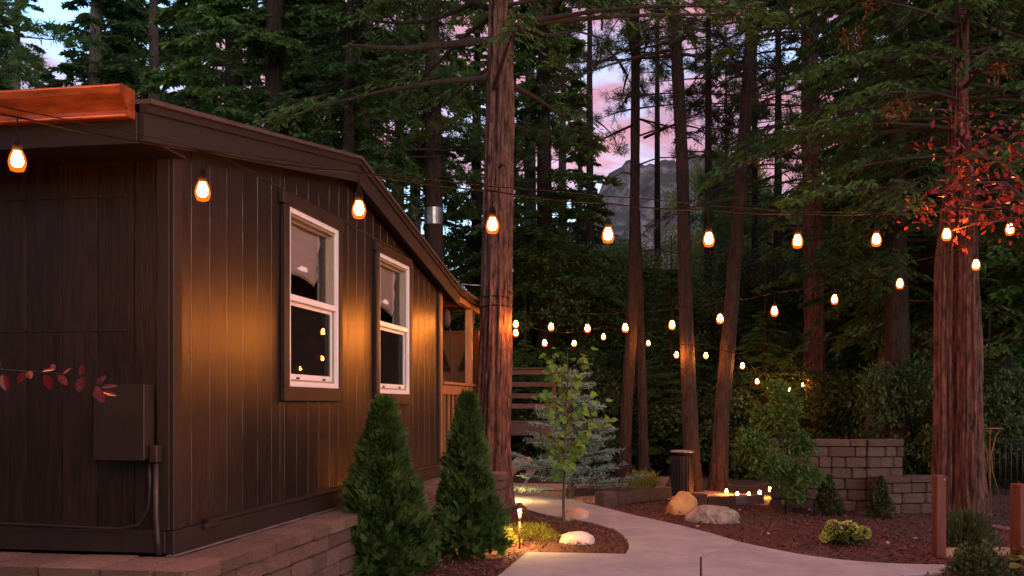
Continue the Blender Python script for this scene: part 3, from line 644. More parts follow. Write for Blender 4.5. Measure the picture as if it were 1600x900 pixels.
# ------------------------------------------------------------------ trees
def fnoise(th, z, seed, ks, wob=.9, zf=.5):
    r_ = np.random.RandomState(seed); o_ = np.zeros_like(th)
    for k, a in ks:
        ph = r_.rand() * 6.28; w1, w2, p1, p2 = r_.rand() * zf + zf * .4, r_.rand() * zf * 2.6 + zf, r_.rand() * 6, r_.rand() * 6
        o_ += a * (np.abs(np.sin(.5 * k * th + ph + wob * np.sin(w1 * z + p1) + .5 * wob * np.sin(w2 * z + p2))) ** .7 * 2 - 1.25)
    return o_
def trunk_mesh(name, pts, m, seg=20, rows=30, ridge=.05, seed=0, ks=((8, 1.0), (13, .7), (22, .5)), flare=.0, zf=.6):
    """tapering trunk through pts = (x, y, z, radius), local to the foot, with furrowed bark"""
    pts = np.array(pts, float); zz = np.linspace(pts[0, 2], pts[-1, 2], rows); f = lambda i: np.interp(zz, pts[:, 2], pts[:, i])
    cx, cy_, rad = f(0), f(1), f(3)
    ker = np.ones(3) / 3
    for arr in (cx, cy_, rad): arr[1:-1] = np.convolve(arr, ker, 'valid')
    th = np.linspace(0, 2 * np.pi, seg, endpoint=False); T, Z = np.meshgrid(th, zz)
    ks = [(int(k) * 2 if k % 1 else int(k) + (int(k) % 2), a) for k, a in ks]
    rr_ = rad[:, None] * (1 + ridge * fnoise(T, Z, seed, ks, zf=zf))
    if flare: rr_ = rr_ + flare * np.exp(-np.maximum(Z - pts[0, 2], 0) / (2.2 * flare + .12)) * (1 + .45 * np.sin(5 * T + seed) + .2 * np.sin(9 * T))
    V = np.stack([cx[:, None] + rr_ * np.cos(T), cy_[:, None] + rr_ * np.sin(T), Z], -1).reshape(-1, 3)
    i = np.arange(rows - 1)[:, None] * seg; k = np.arange(seg)[None]; k2 = (k + 1) % seg
    q = np.stack([i + k, i + k2, i + seg + k2, i + seg + k], -1).reshape(-1, 4)
    return np_mesh(name, V, q.ravel(), np.arange(len(q)) * 4, None, [m], smooth=True)

def tubes_np(P0, P1, P2, r0, r1, seg=3, ring=4):
    """many thin tapering curved sticks (quadratic curves P0-P1-P2)"""
    n = len(P0); ts = np.linspace(0, 1, ring); V = np.zeros((n, ring, seg, 3))
    ax = unit(P2 - P0); a = unit(np.cross(ax, np.array([.3, .2, 1.0]))); b = np.cross(ax, a)
    for i, t in enumerate(ts):
        c = (1 - t) ** 2 * P0 + 2 * t * (1 - t) * P1 + t * t * P2; rd = (r0 * (1 - t) + r1 * t)
        for k in range(seg):
            an = 6.2832 * k / seg; V[:, i, k] = c + (a * math.cos(an) + b * math.sin(an)) * rd[:, None]
    base = (np.arange(n) * ring * seg)[:, None, None]; i = np.arange(ring - 1)[None, :, None] * seg; k = np.arange(seg)[None, None]; k2 = (k + 1) % seg
    q = np.stack([base + i + k, base + i + k2, base + i + seg + k2, base + i + seg + k], -1).reshape(-1, 4)
    return V.reshape(-1, 3), q
def two_mesh(name, stickV, stickQ, leafV, mats):
    nl = len(leafV) // 4; ns = len(stickV)
    V = np.concatenate([stickV, leafV]); q = np.concatenate([stickQ, (np.arange(nl * 4) + ns).reshape(-1, 4)])
    mi = np.concatenate([np.zeros(len(stickQ), int), np.ones(nl, int)])
    return np_mesh(name, V, q.ravel(), np.arange(len(q)) * 4, None, mats, mi)
def conifer(name, seed, z0, z1, Rm, nb, ntw, nlf, leaf, lm, droop=.25, rise=.1, tip=.35, hang=.15, arc=None, cone=.8, thick=.028, gap=.0, low=0.3):
    r = np.random.RandomState(seed)
    zb = z0 + (z1 - z0) * r.rand(nb) ** .95; fr = (zb - z0) / (z1 - z0)
    L = Rm * ((1 - fr) ** cone * (1 - .08) + .08) * (.55 + .6 * r.rand(nb)) * np.clip(low + fr * 6, .3, 1)
    az = r.rand(nb) * 6.2832 if arc is None else arc[0] + (r.rand(nb) - .5) * arc[1]
    dh = np.stack([np.cos(az), np.sin(az), np.zeros(nb)], 1); side = np.stack([-np.sin(az), np.cos(az), np.zeros(nb)], 1); up = np.array([0, 0, 1.0])
    rs = rise + .15 * (r.rand(nb) - .5); dr = droop * (.7 + .6 * r.rand(nb))
    def pos(bi, t):
        l = L[bi]; return np.stack([np.zeros_like(t), np.zeros_like(t), zb[bi]], 1) + dh[bi] * (l * t)[:, None] + up * (rs[bi] * l * t - dr[bi] * l * t * t + tip * .3 * l * np.maximum(0, t - .7) ** 2)[:, None]
    al = np.arange(nb); o1 = np.ones(nb)
    sV, sQ = tubes_np(pos(al, 0 * o1), pos(al, .5 * o1), pos(al, o1), thick * (L / Rm + .35), .004 * o1, 4, 6)
    bi = np.repeat(al, ntw); n = len(bi); t = gap + (1 - gap) * np.sqrt(r.rand(n)); t = np.clip(t, .12, 1)
    p = pos(bi, t); sg = np.where(r.rand(n) < .5, 1, -1); an = R(25) + R(50) * r.rand(n)
    td = unit(dh[bi] * np.cos(an)[:, None] + side[bi] * (sg * np.sin(an))[:, None] + up * (-hang + .35 * (r.rand(n) - .5))[:, None])
    lt = np.clip(.42 * L[bi] * (1.08 - t) * (.5 + r.rand(n)), .18, 1.6)
    tV, tQ = tubes_np(p, p + td * lt[:, None] * .5 + up * .02, p + td * lt[:, None] - up * (.12 * lt)[:, None], .007 + 0 * lt, .002 + 0 * lt, 3, 3)
    ti = np.repeat(np.arange(n), nlf); m_ = len(ti); s = r.rand(m_); lg = leaf[0] * (.6 + .7 * r.rand(m_)) * (1.1 - .4 * s)
    ps = p[ti] + td[ti] * (lt[ti] * s)[:, None] - up * (.12 * lt[ti] * s * s)[:, None]
    sg2 = np.where(r.rand(m_) < .5, 1, -1); perp = unit(np.cross(td[ti], up + .5 * rnd_unit(r, m_)))
    a2 = R(20) + R(45) * r.rand(m_)
    d = unit(td[ti] * np.cos(a2)[:, None] + perp * (sg2 * np.sin(a2))[:, None] + up * (-hang * .8 + .3 * (r.rand(m_) - .5))[:, None])
    wv = unit(np.cross(d, up + 1.1 * rnd_unit(r, m_))) * (leaf[1] * (.6 + .6 * r.rand(m_)))[:, None]
    LV = quads(ps, d * lg[:, None], wv)
    so_ = len(sV); return two_mesh(name, np.concatenate([sV, tV]), np.concatenate([sQ, tQ + so_]), LV, [M['twig'], lm])
def pine_crown(name, seed, z0, z1, Rm, nb, ntf, nnd, nlen, nwid, lm, droop=.1, rise=.15, cone=.5, thick=.03):
    r = np.random.RandomState(seed)
    zb = z0 + (z1 - z0) * r.rand(nb); fr = (zb - z0) / (z1 - z0); L = Rm * ((1 - fr) ** cone * .85 + .15) * (.45 + .7 * r.rand(nb)); az = r.rand(nb) * 6.2832
    dh = np.stack([np.cos(az), np.sin(az), np.zeros(nb)], 1); side = np.stack([-np.sin(az), np.cos(az), np.zeros(nb)], 1); up = np.array([0, 0, 1.0])
    rs = rise * (r.rand(nb) * 2 - .7); dr = droop * r.rand(nb) * 2
    def pos(bi, t): return np.stack([0 * t, 0 * t, zb[bi]], 1) + dh[bi] * (L[bi] * t)[:, None] + up * (L[bi] * (rs[bi] * t - dr[bi] * t * t))[:, None] + side[bi] * (.12 * L[bi] * np.sin(t * 3 + bi))[:, None]
    al = np.arange(nb); o1 = np.ones(nb); sV, sQ = tubes_np(pos(al, 0 * o1), pos(al, .5 * o1), pos(al, o1), thick * (L / Rm + .3), .005 * o1, 4, 6)
    bi = np.repeat(al, ntf); n = len(bi); t = .3 + .7 * r.rand(n) ** .7; p = pos(bi, t)
    td = unit(dh[bi] * .6 + side[bi] * ((r.rand(n) - .5) * 2.2)[:, None] + up * ((r.rand(n) - .4) * .9)[:, None]); lt = L[bi] * .28 * (.25 + r.rand(n)) * (1.25 - t)
    e = p + td * lt[:, None]; tV, tQ = tubes_np(p, p + td * lt[:, None] * .5, e, .008 + 0 * lt, .003 + 0 * lt, 3, 3)
    ti = np.repeat(np.arange(n), nnd); m_ = len(ti); d = unit(td[ti] * .75 + rnd_unit(r, m_)); q = e[ti] - td[ti] * (.14 * r.rand(m_))[:, None]
    wv = unit(np.cross(d, rnd_unit(r, m_))) * nwid; LV = quads(q, d * (nlen * (.7 + .5 * r.rand(m_)))[:, None], wv)
    return two_mesh(name, np.concatenate([sV, tV]), np.concatenate([sQ, tQ + len(sV)]), LV, [M['twig'], lm])
def leafy(name, seed, clumps, nlf, leaf, lm, flat=.6, spread=1.0):
    """leaves scattered in clumps = (x, y, z, rx, rz)"""
    r = np.random.RandomState(seed); c = np.array(clumps); ci = r.choice(len(c), nlf, p=(c[:, 3] ** 2) / (c[:, 3] ** 2).sum())
    v = rnd_unit(r, nlf) * (r.rand(nlf) ** .45)[:, None]; p = c[ci, :3] + v * np.stack([c[ci, 3], c[ci, 3], c[ci, 4]], 1)
    d = unit(v * .6 + rnd_unit(r, nlf) * .8 + np.array([0, 0, -.1])); wv = unit(np.cross(d, rnd_unit(r, nlf) * flat + np.array([0, 0, 1]))) * (leaf[1] * (.6 + .7 * r.rand(nlf)))[:, None]
    return quad_mesh(name, quads(p, d * (leaf[0] * (.6 + .7 * r.rand(nlf)))[:, None], wv), [lm])
def clumps_in(seed, n, rx, z0, z1, cr, shape='round'):
    r = np.random.RandomState(seed); o_ = []
    for _ in range(n):
        f_ = r.rand(); z = z0 + (z1 - z0) * f_; k = math.sqrt(max(.05, 1 - (2 * f_ - 1) ** 2)) if shape == 'round' else (1 - f_ * .9)
        a = r.rand() * 6.28; q = rx * k * math.sqrt(r.rand()); s = cr * (.6 + .8 * r.rand()); o_.append((q * math.cos(a), q * math.sin(a), z, s, s * .7))
    return o_
def tree(name, loc, trunk_pts, crown, label, cat='tree', group=None, bark='bark_grey', seg=12, rows=14, ridge=.06, seed=0, rz=0.0, crot=0.0, csc=1.0, cloc=(0, 0, 0), tm=None, flare=.1, ks=((8, 1.0), (13, .7), (22, .5))):
    e = empty(name, loc, rz); tag(e, label, cat, group)
    tm = tm or trunk_mesh('trunk', trunk_pts, M[bark], seg, rows, ridge, seed, flare=flare, ks=ks)
    inst('trunk', tm, e)
    for c in (crown if isinstance(crown, list) else [crown]):
        if c is not None: inst('crown', c, e, cloc, (0, 0, crot), (csc, csc, csc) if not hasattr(csc, '__len__') else csc)
    return e
def px_trunk(pl, D):
    """(px, py, width px) list -> foot position and local trunk points at distance D"""
    q = []
    for px, py, wd in pl:
        p = P(px, py, D); q.append((p.x, p.y, p.z, wd / 2 / F * D))
    q.sort(key=lambda a: a[2]); b = q[0]
    foot = (b[0], D, min(0, b[2])); q = [(a[0] - b[0], 0, a[2], a[3]) for a in q]; q = [(0, 0, -.3, q[0][3])] + q
    return (b[0], D, 0), q
def add_top(q, z): # carry a trunk on above the frame
    a, b = q[-2], q[-1]; k = (z - b[2]) / max(b[2] - a[2], .1); q.append((b[0] + (b[0] - a[0]) * k, 0, z, max(.03, b[3] * .45))); return q

# --- the trunks in the garden
foot, q = px_trunk([(770, 785, 50), (770, 700, 46), (774, 560, 45), (777, 400, 41), (781, 200, 38), (783, 0, 34)], 15.3)
t1 = empty('cedar_tree', foot); tag(t1, 'big red barked cedar beside the porch with cables tied round it', 'tree')
inst('trunk', trunk_mesh('trunk', add_top(q, 16), M['bark_red'], 96, 150, .11, 3, ks=((7, 1.1), (12, 1.0), (19, .7), (31, .45)), flare=.13, zf=.8), t1)
inst('crown', conifer('crown', 21, 6.2, 14, 4.6, 60, 24, 16, (.14, .015), M['cedar'], droop=.28, rise=.18, hang=.35, cone=.4, thick=.045, gap=.25, low=.8), t1)
m = MB()
for z_, rr_ in ((H + (632 - 468) / F * 15.3, .232), (H + (632 - 482) / F * 15.3, .236)):
    m.tube([(rr_ * math.cos(a) + .05, rr_ * math.sin(a), z_ + .03 * math.sin(a + z_)) for a in [i * math.pi / 12 for i in range(25)]], .011, 5, False)
m.build('cable_band', M['cable'], t1)
limb = lambda par, pts, r0, r1: MB().tube([Vector(p) for p in pts], list(np.linspace(r0, r1, len(pts))), 8).build('limb', M['bark_dark'], par)
b_ = Vector(foot)
def limb_px(par, base, pts, r0, r1):
    return limb(par, [P(x, y, d) - base for x, y, d in pts], r0, r1)
limb_px(t1, b_, [(783, 62, 15.3), (735, 66, 15.0), (690, 70, 14.7), (640, 76, 14.3), (590, 74, 13.9), (545, 70, 13.6)], .07, .02)
limb_px(t1, b_, [(783, 20, 15.3), (740, 4, 15.6), (705, 20, 15.8), (670, 33, 16), (620, 36, 16.2), (585, 33, 16.4)], .06, .02)
limb_px(t1, b_, [(785, 75, 15.3), (815, 48, 15.2), (850, 22, 15.0), (885, -15, 14.9)], .06, .03)
limb_px(t1, b_, [(785, 50, 15.3), (820, 45, 15.6), (860, 56, 15.9), (900, 48, 16.2), (960, 66, 16.5)], .05, .012)

PINES = [
    ('tall slim pine with a paired trunk behind the path bend', [(975, 752, 19), (979, 640, 17), (988, 500, 16), (992, 300, 14), (993, 120, 13), (992, 0, 12)], 20.4, 31),
    ('thinner straight pine trunk just right of the paired one', [(1006, 748, 15), (1004, 640, 14), (1000, 500, 13), (997, 400, 11), (995, 330, 9)], 21.4, 32),
    ('dark pine with an orange lit patch left of the leaning one', [(1083, 772, 25), (1078, 650, 23), (1072, 500, 20), (1066, 250, 18), (1056, 60, 17), (1050, 0, 16)], 18.0, 33),
    ('leaning pine with a lit flank behind the orange boulder', [(1121, 770, 25), (1128, 640, 23), (1141, 500, 21), (1158, 280, 19), (1172, 80, 17), (1178, 0, 16)], 18.3, 34),
    ('broad dark pine standing behind the left end of the garden wall', [(1272, 690, 32), (1273, 560, 31), (1271, 400, 28), (1267, 200, 26), (1264, 0, 24)], 24.8, 35),
]
pc = [pine_crown('crown', 41, 6.8, 14, 2.5, 62, 12, 26, .17, .0045, M['pine']), pine_crown('crown', 42, 7.6, 14, 2.6, 62, 12, 26, .17, .0045, M['pine'], droop=.3),
      conifer('crown', 43, 7.0, 18, 3.4, 70, 14, 9, (.2, .02), M['pine'], droop=.35, rise=.2, hang=.3, cone=.5, gap=.2, low=.8)]
for i, (lab, pl, D, sd_) in enumerate(PINES):
    foot, q = px_trunk(pl, D); e = empty('pine_tree', foot); tag(e, lab, 'tree', 'pine trunks behind the garden')
    q = q if i == 1 else add_top(q, 17)
    bark = 'bark_dark' if i < 4 else 'bark_red'
    inst('trunk', trunk_mesh('trunk', q, M[bark], 40, 90, .07, sd_, ks=((7, 1.0), (12, .9), (20, .6)), flare=.10, zf=2.2 if i < 4 else .9), e)
    top = q[-1]
    lean = (q[-2][0]) if i != 1 else 0
    if i == 0: inst('crown', pc[0], e, (.25, 0, 0), (0, 0, 1.0))
    if i == 2: inst('crown', pc[1], e, (-.35, 0, .2), (0, 0, .3))
    if i == 3: inst('crown', pc[2], e, (.62, 0, -1.6), (0, 0, 2.2), (.6, .6, .95))
    if i == 4: inst('crown', pc[2], e, (0, 0, -.5), (0, 0, 4.2), (.9, .9, 1.1))
    if i in (0, 2, 3):
        r_ = random.Random(sd_)
        for k in range(5):
            z = 4.6 + r_.random() * 3.2; xq = float(np.interp(z, [a[2] for a in q], [a[0] for a in q])); a = r_.choice((0, math.pi)) + r_.uniform(-.9, .9); l_ = r_.uniform(.25, 1.3)
            limb(e, [(xq, 0, z), (xq + l_ * .5 * math.cos(a), l_ * .5 * math.sin(a), z + .06), (xq + l_ * math.cos(a), l_ * math.sin(a), z - .05)], .022, .008)
foot, q = px_trunk([(1363, 690, 30), (1370, 640, 27), (1386, 560, 25), (1404, 440, 23), (1418, 330, 20)], 23); e = empty('leaning_tree', foot)
tag(e, 'dark trunk leaning right behind the tall garden wall', 'tree'); inst('trunk', trunk_mesh('trunk', q, M['bark_grey'], 24, 40, .06, 9, flare=.1), e)
# twin cedar on the right: two fused stems
foot, q = px_trunk([(1478, 812, 40), (1479, 700, 34), (1480, 560, 33), (1484, 400, 35), (1496, 250, 26), (1500, 150, 22), (1503, 0, 20)], 14.7)
t8 = empty('twin_cedar_tree', foot); tag(t8, 'twin stemmed red cedar trunk behind the right red post', 'tree')
KS8 = ((7, 1.1), (12, 1.0), (19, .7), (31, .45))
inst('trunk', trunk_mesh('trunk', add_top(q, 12), M['bark_red'], 88, 120, .12, 8, ks=KS8, flare=.10, zf=.8), t8)
_, q2 = px_trunk([(1505, 812, 40), (1504, 700, 35), (1503, 560, 32), (1501, 400, 25), (1501, 300, 18), (1500, 200, 7)], 14.45)
o = inst('trunk', trunk_mesh('trunk', q2, M['bark_red'], 88, 120, .12, 18, ks=KS8, flare=.10, zf=.8), t8, ((1505 - 1478) / F * 14.5, -.25, 0))
inst('crown', conifer('crown', 51, 4.5, 12, 3.7, 190, 24, 16, (.13, .019), M['cedar'], droop=.38, rise=.2, hang=.4, cone=.3, gap=.2, low=.9, thick=.03), t8, (.25, 0, 0))
r_ = np.random.RandomState(5)
cl = [tuple((P(px, py, D) - Vector(foot))) + (.12, .16) for px, py, D in ((1325, 62, 13.6), (1343, 60, 13.6), (1418, 160, 13.2), (1412, 175, 13.2), (1555, 112, 13.4), (1568, 110, 13.4), (1390, 172, 13), (1358, 5, 13))]
for k, c_ in enumerate(cl): inst('dead_spray', leafy('dead_spray', 6 + k, [c_], 42, (.09, .012), M['rust']), t8)['kind'] = 'stuff'

for par, x0, z, a, l_ in ((t1, 0, 3.3, -.4, .16), (t1, .03, 4.3, 3.6, .22), (t1, .03, 5.2, -1.2, .25), (t1, .04, 5.9, .3, .35), (t8, 0, 2.5, 3.4, .22), (t8, .28, 3.4, -.7, .3), (t8, .25, 4.0, 3.8, .35), (t8, .2, 1.6, -1.3, .18)):
    limb(par, [(x0 + .1 * math.cos(a), .1 * math.sin(a), z), (x0 + (.18 + l_ * .5) * math.cos(a), (.18 + l_ * .5) * math.sin(a), z + .03), (x0 + (.2 + l_) * math.cos(a), (.2 + l_) * math.sin(a), z - .02)], .03, .008)
# --- crowns shared by the forest behind
FIR = [conifer('crown', 61 + i, 1.5 + i * .5, 20, 3.4, 175, 21, 17, (.24, .034), M['olive' if i == 1 else 'needle'], droop=.32, rise=.12, hang=.22) for i in range(3)]
CED = [conifer('crown', 71 + i, 2.0, 18, 3.3, 180, 21, 17, (.20, .033), M['cedar'], droop=.42, rise=.22, hang=.42, cone=.55, low=.7) for i in range(2)]
PON = [pine_crown('crown', 81 + i, 6, 19, 3.0, 60, 15, 22, .26, .011, M['needle'], cone=.4) for i in range(2)]
BROAD = [leafy('crown', 91 + i, clumps_in(91 + i, 60, 2.6, .3, 6.5, .70), 30000, (.12, .034), M['bright' if i == 0 else 'deep']) for i in range(2)] + [leafy('crown', 93, clumps_in(93, 55, 2.5, .2, 6.2, .72), 26000, (.13, .036), M['midleaf'])]
BUSH = [leafy('foliage', 95 + i, clumps_in(95 + i, 34, 1.3, .1, 1.9, .38), 13000, (.085, .026), M['deep']) for i in range(2)]
TRK = [trunk_mesh('trunk', [(0, 0, -.5, .30), (.05, .03, 5, .25), (0, .05, 12, .18), (.1, 0, 21, .03)], M[b], 16, 40, .06, s, flare=.12) for s, b in ((1, 'bark_grey'), (2, 'bark_dark'), (3, 'bark_red'))]
def tz(x, y): return float(terrain(np.array([x]), np.array([y]))[0])
FOREST = []   # (px, distance, crown, trunk, scale, crown lift, rotation)
def ft(px, D, cr, tk=0, sc=1.0, lift=0.0, rot=None): FOREST.append((px, D, cr, tk, sc, lift, rot if rot is not None else random.uniform(0, 6.28)))
# behind the cabin
ft(-12, 22, PON[0], 1, .9); ft(150, 31, FIR[0], 0, 1.0); ft(240, 34, PON[1], 0, 1.0, -1); ft(365, 26, FIR[1], 1, 1.05); ft(430, 24, CED[0], 1, 1.0); ft(470, 36, FIR[2], 1, 1.1)
ft(545, 21, FIR[2], 1, .62, 3.5); ft(567, 25, CED[1], 0, 1.05, 4.5); ft(676, 24, PON[1], 1, .9, 1.5); ft(625, 40, PON[0], 0, 1.0); ft(745, 33, CED[0], 1, .85)
ft(25, 55, CED[0], 0, 1.3); ft(205, 40, FIR[2], 0, 1.1); ft(300, 36, FIR[1], 0, 1.0); ft(480, 30, FIR[1], 0, .95); ft(650, 50, FIR[2], 0, 1.2); ft(180, 48, CED[1], 0, 1.25); ft(300, 47, FIR[2], 0, 1.2); ft(400, 52, FIR[0], 0, 1.3); ft(520, 50, CED[1], 0, 1.2); ft(-90, 34, FIR[2], 1, 1.1)
# between the cedar and the pines
ft(850, 27, FIR[1], 1, .9, -1.0); ft(905, 34, FIR[2], 0, .62, -1); ft(830, 40, CED[0], 0, 1.1); ft(880, 46, PON[1], 0, .95)
# right of the sky gap
ft(922, 31, PON[0], 1, 1.0, 4.2); ft(1108, 29, PON[1], 1, .9, 4.6); ft(1026, 36, PON[0], 1, 1.0, 8.0); ft(1180, 34, PON[0], 1, 1.0); ft(1135, 42, PON[1], 1, .8); ft(1215, 29, PON[1], 1, .95); 
ft(1405, 20.5, CED[0], 1, .85, 1.2); ft(1460, 27, CED[1], 1, 1.05); ft(1350, 31, CED[0], 0, .9); ft(1440, 31, CED[0], 0, 1.2); ft(1560, 22, CED[1], 1, 1.0, .6); ft(1640, 27, FIR[1], 1, 1.1); ft(1525, 36, FIR[0], 0, 1.2); ft(1600, 40, CED[0], 0, 1.2); ft(1455, 22, FIR[1], 1, .8, 1.8); ft(1700, 20, CED[0], 1, 1.0, .8)
FOREST.sort(key=lambda a: a[0])
for i, (px, D, cr, tk, sc, lift, rot) in enumerate(FOREST):
    x = (px - 800) / F * D; sp_ = 'cedar' if cr in CED else 'pine' if cr in PON else 'fir'
    where = 'behind the cabin roof' if px < 760 else 'behind the big cedar' if px < 1000 else 'beyond the pine trunks' if px < 1260 else 'beyond the garden wall and twin trunk'
    near = 'nearer ' if D < 30 else 'farther '
    e = empty(f'{sp_}_tree', (x, D, tz(x, D))); tag(e, f'{near}{sp_} {where}, {ORD[i]} forest conifer from the left', 'tree', 'conifers of the forest edge')
    k_ = .5 if px in (922, 1108, 1026, 1180, 1135, 1215) else sc; inst('trunk', TRK[tk], e, (0, 0, 0), (0, 0, rot), (k_, k_, sc)); inst('crown', cr, e, (0, 0, lift), (0, 0, rot), (sc, sc, sc))
    if px == 676:
        MB().lathe([(.225, 0), (.225, .40)], 20, (0, 0, 0), False).build('metal_band', M['steel'], e, (.02, .02, H + (632 - 351) / F * D - tz(x, D)))
# leafy trees in the middle distance
LEAFY = [(1092, 36, 0, .8), (1215, 38, 0, 1.15), (1118, 44, 0, (1.0, 1.0, 1.75)), (1040, 60, 0, 1.0), (1165, 50, 0, (1.1, 1.1, 1.8)), (1165, 40, 0, 1.2), (1010, 40, 1, .95), (945, 30, 2, 1.0), (870, 28, 2, .95), (1000, 29, 1, .85), (1060, 27, 1, .75), (1110, 32, 2, .95), (1180, 28, 1, .9), (1230, 30, 2, .9), (1310, 30, 0, .95), (1350, 36, 0, 1.4), (1420, 32, 2, 1.0), (1560, 30, 2, 1.0), (1640, 30, 0, 1.0), (800, 33, 1, 1.2), (1290, 44, 0, 1.5), (960, 52, 1, (1.1, 1.1, 1.3))]
LEAFY.sort(key=lambda a: a[0])
for i, (px, D, k, sc) in enumerate(LEAFY):
    x = (px - 800) / F * D; e = empty('broadleaf_tree', (x, D, tz(x, D)))
    tag(e, f'{"lighter" if k != 1 else "darker"} green leafy tree under the conifers, {ORD[i]} leafy tree from the left', 'tree', 'leafy trees under the conifers')
    s3 = sc if hasattr(sc, '__len__') else (sc, sc, sc); inst('trunk', TRK[0], e, sc=(.35 * s3[0], .35 * s3[0], .22 * s3[2])); inst('crown', BROAD[k], e, (0, 0, 0), (0, 0, i * 1.7), s3)
UND = [(820, 22.5), (868, 24), (925, 23.5), (965, 25), (1030, 24), (1048, 22.5), (1100, 22.5), (1150, 22), (1195, 21.5), (1240, 24), (1300, 27), (1335, 26), (1400, 25.5), (1440, 20), (1545, 19), (1590, 21), (1620, 18.5), (760, 24), (1010, 27)]
UND.sort()
for i, (px, D) in enumerate(UND):
    x = (px - 800) / F * D
    if i % 3 == 1:
        e = empty('young_conifer', (x, D, tz(x, D))); tag(e, f'young dark conifer of the understory, {ORD[i]} plant from the left behind the garden', 'tree', 'understory shrubs')
        k_ = .17 + .03 * (i % 4); inst('trunk', TRK[1], e, sc=(.2, .2, k_)); inst('crown', (CED + FIR)[i % 5], e, (0, 0, -.5), (0, 0, i * 1.1), (k_ * 1.5, k_ * 1.5, k_))
    else:
        e = inst('shrub', BUSH[i % 2], None, (x, D, tz(x, D)), (0, 0, i * 2.3), (1 + .3 * (i % 3), 1 + .3 * (i % 3), .8 + .15 * (i % 4)))
        tag(e, f'dark shrub of the understory, {ORD[i]} plant from the left behind the garden', 'shrub', 'understory shrubs')

# unseen trees behind and left of the viewpoint, added to darken the cabin front
sf = empty('shade_forest'); tag(sf, 'unseen forest behind the viewpoint, added to shade the cabin front', 'forest', kind='stuff')
for i, (x, y, k) in enumerate([(-9, -6, 0), (-4.5, -9, 1), (1, -11, 2), (-13, -1, 1), (-7, -14, 2), (-15, 5, 0), (-1, -18, 0), (-11, -10, 2), (-5.5, -5.5, 1)]):
    x, y = (x * 1.25, y * 1.2) if y < -5 else (x * 1.6, y)
    inst('trunk', TRK[i % 2], sf, (x, y, 0), (0, 0, i)); inst('crown', FIR[k], sf, (x, y, -1.0), (0, 0, i * 1.3), (1.4, 1.4, .9))

for i, (x, y, s) in enumerate([(-4.2, -4.2, 1.0), (-7.5, -1.0, .9), (-1.2, -5.0, 1.1), (-9.5, 2.5, .9), (-3.5, -7.5, 1.2)]):
    inst('trunk', TRK[0], sf, (x, y, 0), sc=(.35, .35, .22)); inst('crown', BROAD[1], sf, (x, y, 0), (0, 0, i * 1.9), (s, s, s))
# ------------------------------------------------------------------ shrubs and small plants
def arborvitae(seed, h, rad, n):
    r = np.random.RandomState(seed); nf = n // 9
    f_ = r.rand(nf) ** .8; z = .02 + f_ * h * .985
    th = r.rand(nf) * 6.2832; bump = 1 + .15 * np.sin(3 * th + 9 * f_ + seed) + .13 * np.sin(6 * th - 17 * f_) + .15 * np.sin(31 * f_ + 3 * th) + .22 * (r.rand(nf) ** 5)
    prof = rad * np.clip((1 - f_) ** .95 * 1.05 + .015, 0, 1) * np.clip(.84 + f_ * 1.6, 0, 1) * bump
    rr_ = prof * (.45 + .58 * r.rand(nf) ** .5)
    p = np.stack([rr_ * np.cos(th), rr_ * np.sin(th), z], 1)
    d = unit(np.stack([np.cos(th) * .75, np.sin(th) * .75, .55 + .5 * r.rand(nf)], 1) + rnd_unit(r, nf) * .45)
    nrm = unit(np.cross(d, rnd_unit(r, nf)))                       # each spray is a flat fan
    ti = np.repeat(np.arange(nf), 9); k = np.tile(np.linspace(-1, 1, 9), nf); m_ = len(ti)
    lat = np.cross(d, nrm)[ti]; a = k * R(46); dd = unit(d[ti] * np.cos(a)[:, None] + lat * np.sin(a)[:, None] + .15 * rnd_unit(r, m_))
    lg = (.078 + .06 * r.rand(m_)) * (1 - .3 * np.abs(k)); st = p[ti] + d[ti] * ((np.abs(k) < .6) * .02 * r.rand(m_))[:, None]
    wv = unit(np.cross(dd, nrm[ti] + .3 * rnd_unit(r, m_))) * (.009 + .006 * r.rand(m_))[:, None]
    return quad_mesh('foliage', quads(st, dd * lg[:, None], wv), [M['arbor']])
def arbor_thing(loc, seed, h, rad, n, label, lean=0):
    e = empty('arborvitae', loc); tag(e, label, 'shrub', 'arborvitae by the cabin wall'); e.rotation_euler = (0, lean, 0)
    inst('foliage', arborvitae(seed, h, rad, n), e); MB().tube([(0, 0, -.05), (.01, 0, h * .5), (0, .01, h * .9)], [.03, .02, .006], 6).build('trunk', M['twig'], e)
    MB().lathe([(rad * .30, .05), (rad * .34, h * .2), (rad * .18, h * .55), (rad * .03, h * .9)], 9).build('inner_foliage', M['needle'], e)
arbor_thing((-1.18, 9.15, 0), 5, 1.60, .43, 32000, 'larger cone shaped arborvitae in front of the cabin windows')
arbor_thing((-.46, 10.25, 0), 6, 1.66, .335, 25000, 'slimmer arborvitae between the larger one and the big cedar')

def cone_shrub(loc, h, rad, n, lab, m, seed, leaf=(.05, .012)):
    r = np.random.RandomState(seed); f_ = r.rand(n); th = r.rand(n) * 6.2832; rr_ = rad * (1 - f_) ** .7 * (.5 + .6 * r.rand(n)) * (1 + .2 * np.sin(4 * th + 9 * f_))
    p = np.stack([rr_ * np.cos(th), rr_ * np.sin(th), f_ * h], 1); d = unit(p * (1, 1, 0) + np.array([0, 0, .5 * rad]) + rnd_unit(r, n) * rad)
    wv = unit(np.cross(d, rnd_unit(r, n))) * (leaf[1] * (.6 + .7 * r.rand(n)))[:, None]
    o_ = inst('small_shrub', quad_mesh('small_shrub', quads(p, d * (leaf[0] * (.6 + .8 * r.rand(n)))[:, None], wv), [m]), None, loc); tag(o_, lab, 'shrub'); return o_
cone_shrub(G(1294, 806), .56, .20, 2600, 'small dark cone shrub at the foot of the tall garden wall', M['box'], 1)
